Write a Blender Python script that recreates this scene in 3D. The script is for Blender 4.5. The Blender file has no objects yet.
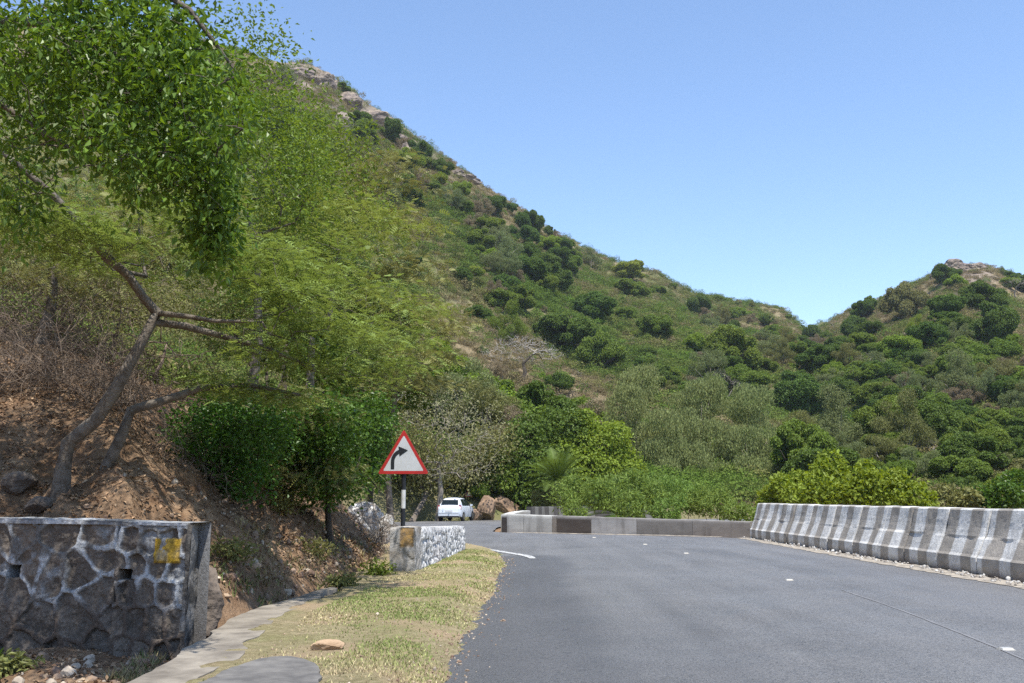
import bpy, bmesh, math, random
import numpy as np
from mathutils import Vector, Matrix, noise as mnoise

random.seed(7)
RNG = np.random.default_rng(11)
S = bpy.context.scene
C = S.collection
PI = math.pi

# ------------------------------------------------------------------ camera geometry
F = 995.56
HOR = 497.0
CAMZ = 1.25
PITCH = math.atan((HOR - 341.5) / F)
CP, SP = math.cos(PITCH), math.sin(PITCH)

def ray(px, py):
    dx = (px - 512.0) / F
    dy = (341.5 - py) / F
    return dx, CP - dy * SP, SP + dy * CP

def P(px, py, Y):
    """the world point seen at a pixel when it stands Y metres ahead"""
    x, y, z = ray(px, py)
    k = Y / y
    return Vector((x * k, Y, CAMZ + z * k))

# ------------------------------------------------------------------ noise
def _hash(ix, iy, iz, seed):
    h = (ix.astype(np.int64) * 374761393 + iy.astype(np.int64) * 668265263 + iz.astype(np.int64) * 2147483647 + seed * 144665) & 0xFFFFFFFF
    h = ((h ^ (h >> 13)) * 1274126177) & 0xFFFFFFFF
    h = h ^ (h >> 16)
    return (h & 0xFFFFFF) / float(0xFFFFFF)

def vnoise(x, y, z=None, seed=0):
    x = np.asarray(x, float); y = np.asarray(y, float)
    z = np.zeros_like(x) if z is None else np.asarray(z, float)
    ix, iy, iz = np.floor(x), np.floor(y), np.floor(z)
    fx, fy, fz = x - ix, y - iy, z - iz
    ux, uy, uz = fx * fx * (3 - 2 * fx), fy * fy * (3 - 2 * fy), fz * fz * (3 - 2 * fz)
    r = 0
    for a in (0, 1):
        for b in (0, 1):
            for c in (0, 1):
                w = (ux if a else 1 - ux) * (uy if b else 1 - uy) * (uz if c else 1 - uz)
                r = r + w * _hash(ix + a, iy + b, iz + c, seed)
    return r * 2 - 1

def fbm(x, y, z=None, oct=4, seed=0, gain=.5):
    x = np.asarray(x, float); y = np.asarray(y, float)
    z = None if z is None else np.asarray(z, float)
    r, a, t = 0, 1.0, 0
    for i in range(oct):
        f = 2.03 ** i
        r = r + a * vnoise(x * f + 13.1 * i, y * f - 7.7 * i, None if z is None else z * f, seed + i)
        t += a; a *= gain
    return r / t

def sstep(a, b, x):
    t = np.clip((np.asarray(x, float) - a) / (b - a), 0, 1)
    return t * t * (3 - 2 * t)

# ------------------------------------------------------------------ materials
def new_mat(name):
    m = bpy.data.materials.new(name); m.use_nodes = True
    nt = m.node_tree; nt.nodes.clear()
    return m, nt

def N(nt, typ, **kw):
    n = nt.nodes.new(typ)
    for k, v in kw.items():
        if k.startswith('i_'):
            key = k[2:]
            key = int(key) if key.isdigit() else key.replace('_', ' ')
            n.inputs[key].default_value = v
        else:
            setattr(n, k, v)
    return n

def ramp(nt, src, stops):
    r = nt.nodes.new('ShaderNodeValToRGB')
    e = r.color_ramp.elements
    while len(e) < len(stops): e.new(.5)
    for i, (p, c) in enumerate(stops):
        e[i].position = p
        e[i].color = (c, c, c, 1) if not hasattr(c, '__len__') else (*c, 1)
    nt.links.new(src, r.inputs[0])
    return r.outputs[0]

def mixc(nt, fac, a, b, mode='MIX'):
    m = nt.nodes.new('ShaderNodeMix'); m.data_type = 'RGBA'; m.blend_type = mode
    for i, v in ((0, fac), (6, a), (7, b)):
        if isinstance(v, bpy.types.NodeSocket): nt.links.new(v, m.inputs[i])
        elif i == 0: m.inputs[i].default_value = v
        else: m.inputs[i].default_value = (*v, 1) if len(v) == 3 else v
    return m.outputs[2]

def noise_fac(nt, scale, detail=4, rough=.6, coord='Object', dist=0.0):
    tc = N(nt, 'ShaderNodeTexCoord')
    n = N(nt, 'ShaderNodeTexNoise'); n.inputs['Scale'].default_value = scale
    n.inputs['Detail'].default_value = detail; n.inputs['Roughness'].default_value = rough
    n.inputs['Distortion'].default_value = dist
    nt.links.new(tc.outputs[coord], n.inputs['Vector'])
    return n.outputs[0]

def attr(nt, name, out='Color'):
    a = N(nt, 'ShaderNodeAttribute'); a.attribute_name = name
    return a.outputs[out]

def finish(nt, color, rough=.8, bump=None, bstr=.3, bdist=.02, metallic=0.0, spec=.3, coat=0):
    b = N(nt, 'ShaderNodeBsdfPrincipled')
    b.inputs['Roughness'].default_value = rough if not isinstance(rough, bpy.types.NodeSocket) else .5
    if isinstance(rough, bpy.types.NodeSocket): nt.links.new(rough, b.inputs['Roughness'])
    b.inputs['Metallic'].default_value = metallic
    b.inputs['Specular IOR Level'].default_value = spec
    if coat: b.inputs['Coat Weight'].default_value = coat
    if isinstance(color, bpy.types.NodeSocket): nt.links.new(color, b.inputs['Base Color'])
    else: b.inputs['Base Color'].default_value = (*color, 1)
    if bump is not None:
        bp = N(nt, 'ShaderNodeBump'); bp.inputs['Strength'].default_value = bstr; bp.inputs['Distance'].default_value = bdist
        nt.links.new(bump, bp.inputs['Height']); nt.links.new(bp.outputs[0], b.inputs['Normal'])
    o = N(nt, 'ShaderNodeOutputMaterial'); nt.links.new(b.outputs[0], o.inputs[0])
    return b

def simple_mat(name, c1, c2=None, scale=5, rough=.8, bscale=None, bstr=.3, bdist=.02, metallic=0, spec=.3, lo=.35, hi=.65, coat=0):
    m, nt = new_mat(name)
    col = c1
    if c2 is not None: col = mixc(nt, ramp(nt, noise_fac(nt, scale, 6), [(lo, 0), (hi, 1)]), c1, c2)
    bp = noise_fac(nt, bscale, 6) if bscale else None
    finish(nt, col, rough, bp, bstr, bdist, metallic, spec, coat)
    return m

def leaf_mat(name, rgb, trans=.3, rough=.55, spec=.25, vary=.4, hue=.010):
    """leaf: reflecting plus light passing through; leaves and whole plants differ a little in colour"""
    m, nt = new_mat(name)
    oi = N(nt, 'ShaderNodeObjectInfo')
    h = N(nt, 'ShaderNodeHueSaturation'); h.inputs['Color'].default_value = (*rgb, 1)
    mr = N(nt, 'ShaderNodeMapRange'); nt.links.new(oi.outputs['Random'], mr.inputs[0])
    mr.inputs[3].default_value = .5 - hue; mr.inputs[4].default_value = .5 + hue
    nt.links.new(mr.outputs[0], h.inputs['Hue'])
    mv = N(nt, 'ShaderNodeMapRange'); nt.links.new(attr(nt, 'tint', 'Fac'), mv.inputs[0])
    mv.inputs[3].default_value = 1 - vary; mv.inputs[4].default_value = 1 + vary
    nt.links.new(mv.outputs[0], h.inputs['Value'])
    b = N(nt, 'ShaderNodeBsdfPrincipled'); b.inputs['Roughness'].default_value = rough
    b.inputs['Specular IOR Level'].default_value = spec
    nt.links.new(h.outputs[0], b.inputs['Base Color'])
    t = N(nt, 'ShaderNodeBsdfTranslucent')
    h2 = N(nt, 'ShaderNodeHueSaturation'); h2.inputs['Hue'].default_value = .485; h2.inputs['Saturation'].default_value = 1.1; h2.inputs['Value'].default_value = 1.25
    nt.links.new(h.outputs[0], h2.inputs['Color']); nt.links.new(h2.outputs[0], t.inputs['Color'])
    mx = N(nt, 'ShaderNodeMixShader'); mx.inputs[0].default_value = trans
    nt.links.new(b.outputs[0], mx.inputs[1]); nt.links.new(t.outputs[0], mx.inputs[2])
    o = N(nt, 'ShaderNodeOutputMaterial'); nt.links.new(mx.outputs[0], o.inputs[0])
    return m

# ------------------------------------------------------------------ object helpers
def mk(name, V, Q=None, T=None, mat=None, parent=None, smooth=False, tint=None, col=None, pcol=None, loc=None):
    """mesh object from numpy arrays: quads Q, triangles T; tint/col are per face, pcol per vertex"""
    me = bpy.data.meshes.new(name)
    V = np.asarray(V, np.float32)
    Q = np.zeros((0, 4), np.int32) if Q is None else np.asarray(Q, np.int32).reshape(-1, 4)
    T = np.zeros((0, 3), np.int32) if T is None else np.asarray(T, np.int32).reshape(-1, 3)
    me.vertices.add(len(V)); me.vertices.foreach_set('co', V.ravel())
    nq, nt_ = len(Q), len(T)
    me.loops.add(nq * 4 + nt_ * 3)
    me.loops.foreach_set('vertex_index', np.concatenate([Q.ravel(), T.ravel()]).astype(np.int32))
    me.polygons.add(nq + nt_)
    st = np.concatenate([np.arange(nq) * 4, nq * 4 + np.arange(nt_) * 3]).astype(np.int32)
    me.polygons.foreach_set('loop_start', st)
    me.polygons.foreach_set('loop_total', np.concatenate([np.full(nq, 4), np.full(nt_, 3)]).astype(np.int32))
    me.polygons.foreach_set('use_smooth', np.full(nq + nt_, bool(smooth)))
    me.update(calc_edges=True); me.validate()
    if tint is not None:
        a = me.attributes.new('tint', 'FLOAT', 'FACE'); a.data.foreach_set('value', np.asarray(tint, np.float32))
    if col is not None:
        c4 = np.ones((nq + nt_, 4), np.float32); c4[:, :3] = col
        a = me.attributes.new('col', 'FLOAT_COLOR', 'FACE'); a.data.foreach_set('color', c4.ravel())
    if pcol is not None:
        c4 = np.ones((len(V), 4), np.float32); c4[:, :3] = pcol
        a = me.attributes.new('col', 'FLOAT_COLOR', 'POINT'); a.data.foreach_set('color', c4.ravel())
    if mat: me.materials.append(mat)
    o = bpy.data.objects.new(name, me); C.objects.link(o)
    if parent is not None: o.parent = parent
    if loc is not None: o.location = loc
    return o

def empty(name, loc=(0, 0, 0), rz=0, sc=1):
    o = bpy.data.objects.new(name, None); C.objects.link(o)
    o.location = loc; o.rotation_euler = (0, 0, rz); o.scale = (sc,) * 3 if not hasattr(sc, '__len__') else sc
    o.empty_display_size = .2
    return o

def tag(o, label=None, cat=None, group=None, kind=None):
    if label: o['label'] = label
    if cat: o['category'] = cat
    if group: o['group'] = group
    if kind: o['kind'] = kind
    return o

KIDS = {}
def copy_tree(root, loc, rz=0, sc=1, name=None, mats=None):
    """a copy of a thing with copies of its parts; mats maps part name -> material"""
    r = root.copy(); C.objects.link(r); r.location = loc; r.rotation_euler = (0, 0, rz)
    r.scale = (sc,) * 3 if not hasattr(sc, '__len__') else sc
    if name: r.name = name
    for k in ('label', 'category', 'group'):
        if k in r: del r[k]
    for ch in root.children:
        c = ch.copy(); C.objects.link(c); c.parent = r
        if mats:
            for pn, m in mats.items():
                if ch.name.startswith(pn):
                    c.material_slots[0].link = 'OBJECT'; c.material_slots[0].material = m
    return r

class MB:
    """collects boxes, prisms and tubes into one mesh"""
    def __init__(s): s.V = []; s.F = []
    def add(s, verts, faces):
        b = len(s.V); s.V += [tuple(v) for v in verts]; s.F += [tuple(i + b for i in f) for f in faces]
    def box(s, c, d, rz=0):
        cx, cy, cz = c; dx, dy, dz = [k / 2 for k in d]
        ca, sa = math.cos(rz), math.sin(rz)
        vs = []
        for z in (-dz, dz):
            for x, y in ((-dx, -dy), (dx, -dy), (dx, dy), (-dx, dy)):
                vs.append((cx + x * ca - y * sa, cy + x * sa + y * ca, cz + z))
        s.add(vs, [(3, 2, 1, 0), (4, 5, 6, 7), (0, 1, 5, 4), (1, 2, 6, 5), (2, 3, 7, 6), (3, 0, 4, 7)])
    def prism(s, pts, vec):
        """closed outline pts (3D, one plane) swept by vec"""
        n = len(pts); v = Vector(vec)
        vs = [Vector(p) for p in pts]; vs += [p + v for p in vs]
        s.add(vs, [tuple(reversed(range(n))), tuple(range(n, 2 * n))] + [(i, (i + 1) % n, n + (i + 1) % n, n + i) for i in range(n)])
    def tube(s, pts, rad, seg=8, cap=True):
        pts = [Vector(p) for p in pts]; n = len(pts)
        rad = [rad] * n if not hasattr(rad, '__len__') else rad
        b = len(s.V); up = Vector((.137, .291, .943))
        for i in range(n):
            d = (pts[min(i + 1, n - 1)] - pts[max(i - 1, 0)])
            d = d.normalized() if d.length > 1e-9 else Vector((0, 0, 1))
            a = d.cross(up)
            if a.length < .05: a = d.cross(Vector((1, 0, 0)))
            a.normalize(); c = d.cross(a)
            for k in range(seg):
                t = 2 * PI * k / seg
                s.V.append(tuple(pts[i] + (a * math.cos(t) + c * math.sin(t)) * rad[i]))
        for i in range(n - 1):
            for k in range(seg):
                k2 = (k + 1) % seg
                s.F.append((b + i * seg + k, b + i * seg + k2, b + (i + 1) * seg + k2, b + (i + 1) * seg + k))
        if cap:
            s.F.append(tuple(b + k for k in reversed(range(seg)))); s.F.append(tuple(b + (n - 1) * seg + k for k in range(seg)))
    def build(s, name, mat, parent=None, smooth=False, loc=None):
        me = bpy.data.meshes.new(name); me.from_pydata(s.V, [], s.F); me.update()
        if smooth: me.polygons.foreach_set('use_smooth', [True] * len(me.polygons))
        if mat: me.materials.append(mat)
        o = bpy.data.objects.new(name, me); C.objects.link(o)
        if parent is not None: o.parent = parent
        if loc is not None: o.location = loc
        return o

def catmull(pts, per=8):
    pts = [np.array(p, float) for p in pts]
    out = []
    for i in range(len(pts) - 1):
        p0 = pts[max(i - 1, 0)]; p1 = pts[i]; p2 = pts[i + 1]; p3 = pts[min(i + 2, len(pts) - 1)]
        for k in range(per):
            t = k / per
            out.append(.5 * ((2 * p1) + (p2 - p0) * t + (2 * p0 - 5 * p1 + 4 * p2 - p3) * t * t + (3 * p1 - p0 - 3 * p2 + p3) * t ** 3))
    out.append(pts[-1])
    return np.array(out)

# ------------------------------------------------------------------ land
EDGES = [((-.5, -60), (7.3, -60)), ((-.5, -10), (7.3, -10)), ((-.5, 6.7), (7.3, 6)), ((-.3, 13.4), (7.25, 14)), ((-.2, 20), (7.2, 23)), ((-.6, 25), (7.1, 30.6)),
         ((-2, 30), (4.3, 33.2)), ((-4.2, 36), (-.2, 36.1)), ((-7, 42), (-.65, 39.5)), ((-8.6, 48), (-.35, 46)), ((-8.8, 54), (1.0, 51.5)),
         ((-8.0, 62), (5, 55.8)), ((-2, 68), (12, 60)), ((8, 71), (26, 63)), ((25, 74), (45, 65)), ((45, 75.5), (70, 66))]
ROAD_L = catmull([e[0] for e in EDGES], 10)
ROAD_R = catmull([e[1] for e in EDGES], 10)
TOE = np.array([(-14, -60), (-13, 0), (-9, 9.9), (-5.2, 9.95), (-3.35, 9.35), (-2.95, 10.6), (-2.75, 12.6), (-2.5, 14.5), (-2.35, 17), (-2.6, 22), (-4.2, 28), (-6.8, 36), (-9.4, 42), (-10.6, 48),
                (-10.6, 55), (-9.6, 64), (-3.5, 70.5), (8, 74.5), (26, 77.5), (60, 79), (110, 62), (145, 20), (150, -60), (60, -120), (-14, -100)], float)
BASIN = np.array([tuple(p) for p in ROAD_R] + [(140, 60), (145, 20), (150, -60)], float)

def seg_dist(x, y, poly, closed):
    n = len(poly); best = np.full(np.shape(x), 1e18)
    for i in range(n if closed else n - 1):
        ax, ay = poly[i]; bx, by = poly[(i + 1) % n]
        dx, dy = bx - ax, by - ay
        t = np.clip(((x - ax) * dx + (y - ay) * dy) / (dx * dx + dy * dy + 1e-12), 0, 1)
        best = np.minimum(best, (x - ax - t * dx) ** 2 + (y - ay - t * dy) ** 2)
    return np.sqrt(best)

def inside(x, y, poly):
    r = np.zeros(np.shape(x), bool); n = len(poly)
    for i in range(n):
        ax, ay = poly[i]; bx, by = poly[(i + 1) % n]
        if ay == by: continue
        c = (ay > y) != (by > y)
        r ^= c & (x < (bx - ax) * (y - ay) / (by - ay) + ax)
    return r

RIDGE = [(-300, 20, 250), (0, 22, 265), (150, 38, 290), (270, 64, 320), (300, 66, 325), (330, 78, 330), (365, 106, 340), (420, 145, 350), (470, 178, 365), (520, 212, 380), (580, 251, 395),
         (625, 266, 400), (655, 272, 405), (690, 294, 410), (745, 303, 430), (780, 308, 440), (808, 329, 460), (830, 322, 430), (870, 302, 400), (920, 280, 380), (945, 267, 370),
         (985, 266, 370), (1024, 280, 380), (1150, 290, 380), (1400, 340, 400)]
_th, _el, _R = [], [], []
for px, py, R_ in RIDGE:
    x, y, z = ray(px, py); h = math.hypot(x, y)
    _th.append(math.atan2(x, y)); _el.append(z / h); _R.append(R_)
_th = [-PI, -1.9] + _th + [1.6, PI]; _el = [.12, .35] + _el + [.12, .12]; _R = [200, 220] + _R + [350, 200]
_th, _el, _R = map(np.array, (_th, _el, _R))

def dip(y): return -.30 * sstep(40, 60, y)

def land(x, y, detail=True):
    """height of the ground; also returns the distance up the hill from its toe"""
    x = np.asarray(x, float); y = np.asarray(y, float)
    rho = np.hypot(x, y) + 1e-6; th = np.arctan2(x, y)
    el = np.interp(th, _th, _el); R = np.interp(th, _th, _R)
    z1 = CAMZ + el * R
    dist = seg_dist(x, y, TOE, True)
    ins = inside(x, y, TOE)
    d = np.where(ins, -dist, dist)
    dp = np.maximum(d, 0)
    rem = np.maximum(R - rho, 0)
    s = dp / (dp + rem + 1e-6)
    z = z1 * (s * (.62 + .38 * s))
    over = np.maximum(rho - R, 0)
    z = np.where(rho > R, z1 * np.exp(-(over / 140) ** 1.3 * .9), z)
    # spurs and gullies running down the slopes
    g = fbm(x / 70, y / 70, oct=3, seed=3)
    z = z + g * 15 * s * (1 - s) * 3.0 * sstep(20, 90, dp)
    mid = fbm(x / 14, y / 14, oct=3, seed=5)
    z = z + mid * 1.5 * sstep(4, 25, dp) + mid * 2.0 * sstep(.85, 1, s) * sstep(100, 200, rho)
    # cut bank beside the road
    near = sstep(16, 10.5, y)
    L = 2.6 - 1.3 * near
    A = np.interp(th, [-1.2, -.02, .1, 1], [2.3, 2.6, .8, .5])
    z = z + A * (1 - .22 * near) * (1 - np.exp(-dp / L))
    if detail:
        k = sstep(0, 1.2, dp) * sstep(60, 25, rho)
        z = z + k * (fbm(x / 1.6, y / 1.6, oct=3, seed=21) * .38 + fbm(x * 2.1, y * 2.1, oct=3, seed=22) * .10)
        kk = sstep(.15, .8, dp) * sstep(3.2, 1.2, dp) * sstep(30, 18, rho)       # eroded edge above the drain
        z = z - kk * np.abs(fbm(x * 1.3, y * 1.3, oct=3, seed=31)) * .55
    # inside the basin: road bench, verge, and the valley that falls away to the right
    base = np.full(x.shape, -.07)
    wv = np.zeros(x.shape); val = np.zeros(x.shape, bool)
    if ins.any():
        xi, yi = x[ins], y[ins]
        wv[ins] = np.minimum(seg_dist(xi, yi, ROAD_R[::3], False), dist[ins]); val[ins] = inside(xi, yi, BASIN)
    deep = -.07 - np.minimum(8.0, np.maximum(wv - 1.3, 0) * .55)
    base = np.where(val & ins, deep, base)
    leftz = (x < -2.45) & (y < 9.6) & (y > -5)
    if detail:
        base = np.where(leftz, -.16 + fbm(x * 1.7, y * 1.7, oct=4, seed=41) * .14 - .18 * np.exp(-((x + 2.72) / .16) ** 2), base)
    return np.where(ins, base, z - .07) + dip(y), d, s

def dryness(x, y):
    rho = np.hypot(x, y); th = np.arctan2(x, y)
    d = sstep(-.10, .28, fbm(x / 38, y / 38, oct=4, seed=10)) * .8
    zone = np.exp(-((th - .015) / .085) ** 2) * sstep(85, 105, rho) * sstep(215, 165, rho)
    right = sstep(.33, .42, th) * sstep(120, 170, rho) * .45
    return np.clip(d + zone * .9 + right * (.5 + fbm(x / 20, y / 20, oct=3, seed=12)), 0, 1)

def hit(px, py, r0=6, r1=560, n=900):
    dx, dy, dz = ray(px, py); h = math.hypot(dx, dy)
    r = r0 * (r1 / r0) ** (np.arange(n) / (n - 1))
    X, Y, Z = dx / h * r, dy / h * r, CAMZ + dz / h * r
    zt, _, _ = land(X, Y, False)
    k = np.nonzero(Z < zt)[0]
    if len(k) == 0: return None
    i = k[0]
    return Vector((X[i], Y[i], zt[i])), r[i]

def ground(x, y):
    return float(land(np.array([x]), np.array([y]))[0][0])
# ================================================================== setting
# sheet resolution is finest in front of the camera
th_all = np.concatenate([np.linspace(-PI, -.75, 60, endpoint=False), np.linspace(-.75, -.02, 330, endpoint=False), np.linspace(-.02, .62, 190, endpoint=False), np.linspace(.62, PI, 61)])
rr = 3.0 * (900 / 3.0) ** (np.arange(620) / 619)
TH, RR = np.meshgrid(th_all, rr, indexing='ij')
X = RR * np.sin(TH); Y = RR * np.cos(TH)
Z, D, SS = land(X, Y)
nt_, nr_ = X.shape
V = np.stack([X, Y, Z], -1).reshape(-1, 3)
idx = np.arange(nt_ * nr_).reshape(nt_, nr_)
Q = np.stack([idx[:-1, :-1], idx[:-1, 1:], idx[1:, 1:], idx[1:, :-1]], -1).reshape(-1, 4)[:, ::-1]
V = np.vstack([V, [[0, 0, -.07]]])
T = np.stack([idx[:-1, 0], idx[1:, 0], np.full(nt_ - 1, len(V) - 1)], -1)[:, ::-1]
# zones as colours: r = red soil of the cut bank, g = bare rock, b = dry grass
th_pk = np.interp(TH, [math.atan2(*ray(p, 100)[:2]) for p in (255, 290, 340, 420, 560, 640, 925, 940, 975, 995)], [0, .9, 1, .65, .28, 0, 0, .9, .9, 0])
rock = sstep(.86, .99, SS + .10 * fbm(X / 18, Y / 18, oct=4, seed=8) + .12 * (th_pk > .8)) * th_pk
rock = np.maximum(rock, sstep(.42, .52, fbm(X / 16, Y / 16, oct=4, seed=9)) * sstep(60, 140, RR) * .8)
red = sstep(9, 3, D) * sstep(70, 48, RR)
dry = dryness(X, Y)
pc = np.stack([red, np.clip(rock, 0, 1), dry], -1).reshape(-1, 3)
pc = np.vstack([pc, [[1, 0, 0]]])

m_land, nt = new_mat('hillside_soil_rock')
zc = N(nt, 'ShaderNodeSeparateColor'); nt.links.new(attr(nt, 'col'), zc.inputs[0])
nf = noise_fac(nt, .35, 8, .65); nm = noise_fac(nt, 3.2, 8, .7); nb = noise_fac(nt, .05, 5)
scrubc = mixc(nt, ramp(nt, nf, [(.35, 0), (.62, 1)]), (.12, .135, .050), (.17, .155, .080))
dryc = mixc(nt, ramp(nt, nf, [(.3, 0), (.7, 1)]), (.20, .155, .09), (.26, .205, .125))
base = mixc(nt, zc.outputs[2], scrubc, dryc)
soil = mixc(nt, ramp(nt, nm, [(.38, 0), (.62, 1)]), (.185, .110, .062), (.35, .235, .145))
soil = mixc(nt, ramp(nt, noise_fac(nt, 1.1, 5), [(.45, 0), (.7, .75)]), soil, (.10, .068, .045))
rockc = mixc(nt, ramp(nt, noise_fac(nt, .22, 8, .7), [(.35, 0), (.65, 1)]), (.14, .115, .10), (.29, .235, .185))
base = mixc(nt, zc.outputs[1], base, rockc)
base = mixc(nt, zc.outputs[0], base, soil)
bh = N(nt, 'ShaderNodeMath', operation='ADD'); nt.links.new(noise_fac(nt, 6, 8, .7), bh.inputs[0]); nt.links.new(noise_fac(nt, .4, 6, .7), bh.inputs[1])
finish(nt, base, .95, bh.outputs[0], .8, .12, spec=.1)
terrain = mk('terrain', V, Q, T, m_land, smooth=True, pcol=pc)
tag(terrain, 'brown and green hill slopes rising around the mountain road', None, kind='structure')

# ---------------- road
m_asph, nt = new_mat('worn_asphalt')
tc = N(nt, 'ShaderNodeTexCoord'); sx = N(nt, 'ShaderNodeSeparateXYZ'); nt.links.new(tc.outputs['Object'], sx.inputs[0])
fine = noise_fac(nt, 95, 3, .8); grain = noise_fac(nt, 38, 4, .8)
mp = N(nt, 'ShaderNodeMapping'); mp.inputs['Scale'].default_value = (1.0, .09, 1); nt.links.new(tc.outputs['Object'], mp.inputs[0])
ns = N(nt, 'ShaderNodeTexNoise'); ns.inputs['Scale'].default_value = 1.6; ns.inputs['Detail'].default_value = 5; nt.links.new(mp.outputs[0], ns.inputs['Vector'])
c = mixc(nt, ramp(nt, ns.outputs[0], [(.38, 0), (.62, 1)]), (.100, .096, .090), (.160, .154, .146))
c = mixc(nt, ramp(nt, noise_fac(nt, .35, 4), [(.4, 0), (.62, .6)]), c, (.19, .188, .185))
c = mixc(nt, ramp(nt, grain, [(.38, .9), (.52, 0)]), c, (.04, .04, .042))
c = mixc(nt, ramp(nt, fine, [(.50, 0), (.64, .8)]), c, (.32, .31, .30))
# freshly sealed darker strip along the left edge, up to the end of the edge line
wob = N(nt, 'ShaderNodeMath', operation='MULTIPLY_ADD'); nt.links.new(noise_fac(nt, .8, 4), wob.inputs[0]); wob.inputs[1].default_value = .5; nt.links.new(sx.outputs[0], wob.inputs[2])
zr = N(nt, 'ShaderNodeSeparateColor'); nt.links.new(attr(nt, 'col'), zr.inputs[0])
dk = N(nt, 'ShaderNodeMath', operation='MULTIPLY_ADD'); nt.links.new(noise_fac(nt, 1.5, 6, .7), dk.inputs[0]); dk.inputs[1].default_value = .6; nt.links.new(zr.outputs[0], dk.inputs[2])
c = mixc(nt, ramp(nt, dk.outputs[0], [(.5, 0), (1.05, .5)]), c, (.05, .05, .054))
rfl = ramp(nt, noise_fac(nt, 1.2, 4), [(.3, .40), (.7, .58)])
bh = N(nt, 'ShaderNodeMath', operation='MULTIPLY_ADD'); nt.links.new(fine, bh.inputs[0]); bh.inputs[1].default_value = .6; nt.links.new(grain, bh.inputs[2])
finish(nt, c, rfl, bh.outputs[0], .9, .018, spec=.5)
W = 49
A_, B_ = ROAD_L, ROAD_R
n = len(A_)
t = np.linspace(0, 1, W)
PX = A_[:, None, 0] * (1 - t) + B_[:, None, 0] * t; PY = A_[:, None, 1] * (1 - t) + B_[:, None, 1] * t
camber = (1 - (2 * t - 1) ** 2) * .04
PZ = np.broadcast_to(camber, PX.shape) + dip(PY)
_w = PX - A_[:, None, 0]
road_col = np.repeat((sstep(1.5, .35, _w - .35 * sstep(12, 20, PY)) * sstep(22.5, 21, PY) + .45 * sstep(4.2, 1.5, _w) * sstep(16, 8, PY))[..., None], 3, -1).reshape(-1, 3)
idx = np.arange(n * W).reshape(n, W)
Q = np.stack([idx[:-1, :-1], idx[:-1, 1:], idx[1:, 1:], idx[1:, :-1]], -1).reshape(-1, 4)
road = tag(mk('road', np.stack([PX, PY, PZ], -1).reshape(-1, 3), Q, None, m_asph, smooth=True, pcol=road_col), 'grey asphalt mountain road curving left then right', kind='structure')

def road_z(x, y):
    d = seg_dist(np.array([x, x]), np.array([y, y]), ROAD_L, False)[0]
    e = seg_dist(np.array([x, x]), np.array([y, y]), ROAD_R, False)[0]
    t = d / (d + e)
    return (1 - (2 * t - 1) ** 2) * .04 + float(dip(y))

def ribbon(name, pts, w, z, mat, kind='structure', label=None, jag=.0, per=14, seed=1, cols=4, follow=True):
    p = catmull(pts, per); d = np.gradient(p, axis=0); d /= np.linalg.norm(d, axis=1)[:, None]
    nrm = np.stack([d[:, 1], -d[:, 0]], -1)
    rows = []
    ww = w if hasattr(w, '__len__') else [w] * len(pts)
    ww = np.interp(np.linspace(0, 1, len(p)), np.linspace(0, 1, len(ww)), ww)
    for k in range(cols):
        u = k / (cols - 1) - .5
        j = fbm(p[:, 0] * 3, p[:, 1] * 3 + k * 17, oct=3, seed=seed) * jag
        q = p + nrm * (ww * u + (j if k in (0, cols - 1) else 0))[:, None]
        zz = [(road_z(a, b) if follow else 0) + z for a, b in q]
        rows.append(np.column_stack([q, zz]))
    V = np.stack(rows, 1); n = len(p)
    idx = np.arange(n * cols).reshape(n, cols)
    Q = np.stack([idx[:-1, :-1], idx[:-1, 1:], idx[1:, 1:], idx[1:, :-1]], -1).reshape(-1, 4)
    o = mk(name, V.reshape(-1, 3), Q, None, mat)
    tag(o, label, kind=kind)
    return o

m_line, nt = new_mat('worn_white_line_paint')
c = mixc(nt, ramp(nt, noise_fac(nt, 14, 6, .7), [(.42, 0), (.6, 1)]), (.62, .62, .6), (.16, .16, .16))
finish(nt, c, .7, noise_fac(nt, 60, 3), .3, .01)
ribbon('road_markings', [(-3.4, 33.2), (-2.3, 29.6), (-1.2, 26.2), (-.5, 24.2), (.0, 22.6), (.3, 21.6), (.44, 20.6)], [.10, .13, .16, .17, .18, .18, .12], .009, m_line, label='worn white edge line curving round the bend', jag=.03)
m_seam = simple_mat('asphalt_seam', (.20, .20, .205), (.155, .155, .16), 3, .8)
ribbon('road_seam', [(3.75, 7.0), (3.95, 8.5), (4.2, 11), (4.35, 13.5)], .028, .004, m_seam, label='faint joint line running along the asphalt', jag=.012, per=40)
m_dust = simple_mat('roadside_dust', (.42, .37, .30), (.20, .18, .155), 5, .95, 30, .7, .03, lo=.42, hi=.58)
ribbon('road_dust', [(7.24, 3), (7.2, 10), (7.22, 16), (7.15, 22), (7.12, 28), (7.15, 31.2)], [.5, .5, .52, .5, .45, .45], .007, m_dust, label='pale dusty strip along the foot of the striped barrier', jag=.13, per=50)
ribbon('road_dust', [(6.6, 32.0), (4.2, 33.6), (1.5, 35.1), (0, 35.9)], [.3, .4, .3, .3], .008, m_dust, label='pale dusty strip along the foot of the low grey parapet', jag=.1, per=30)

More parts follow.
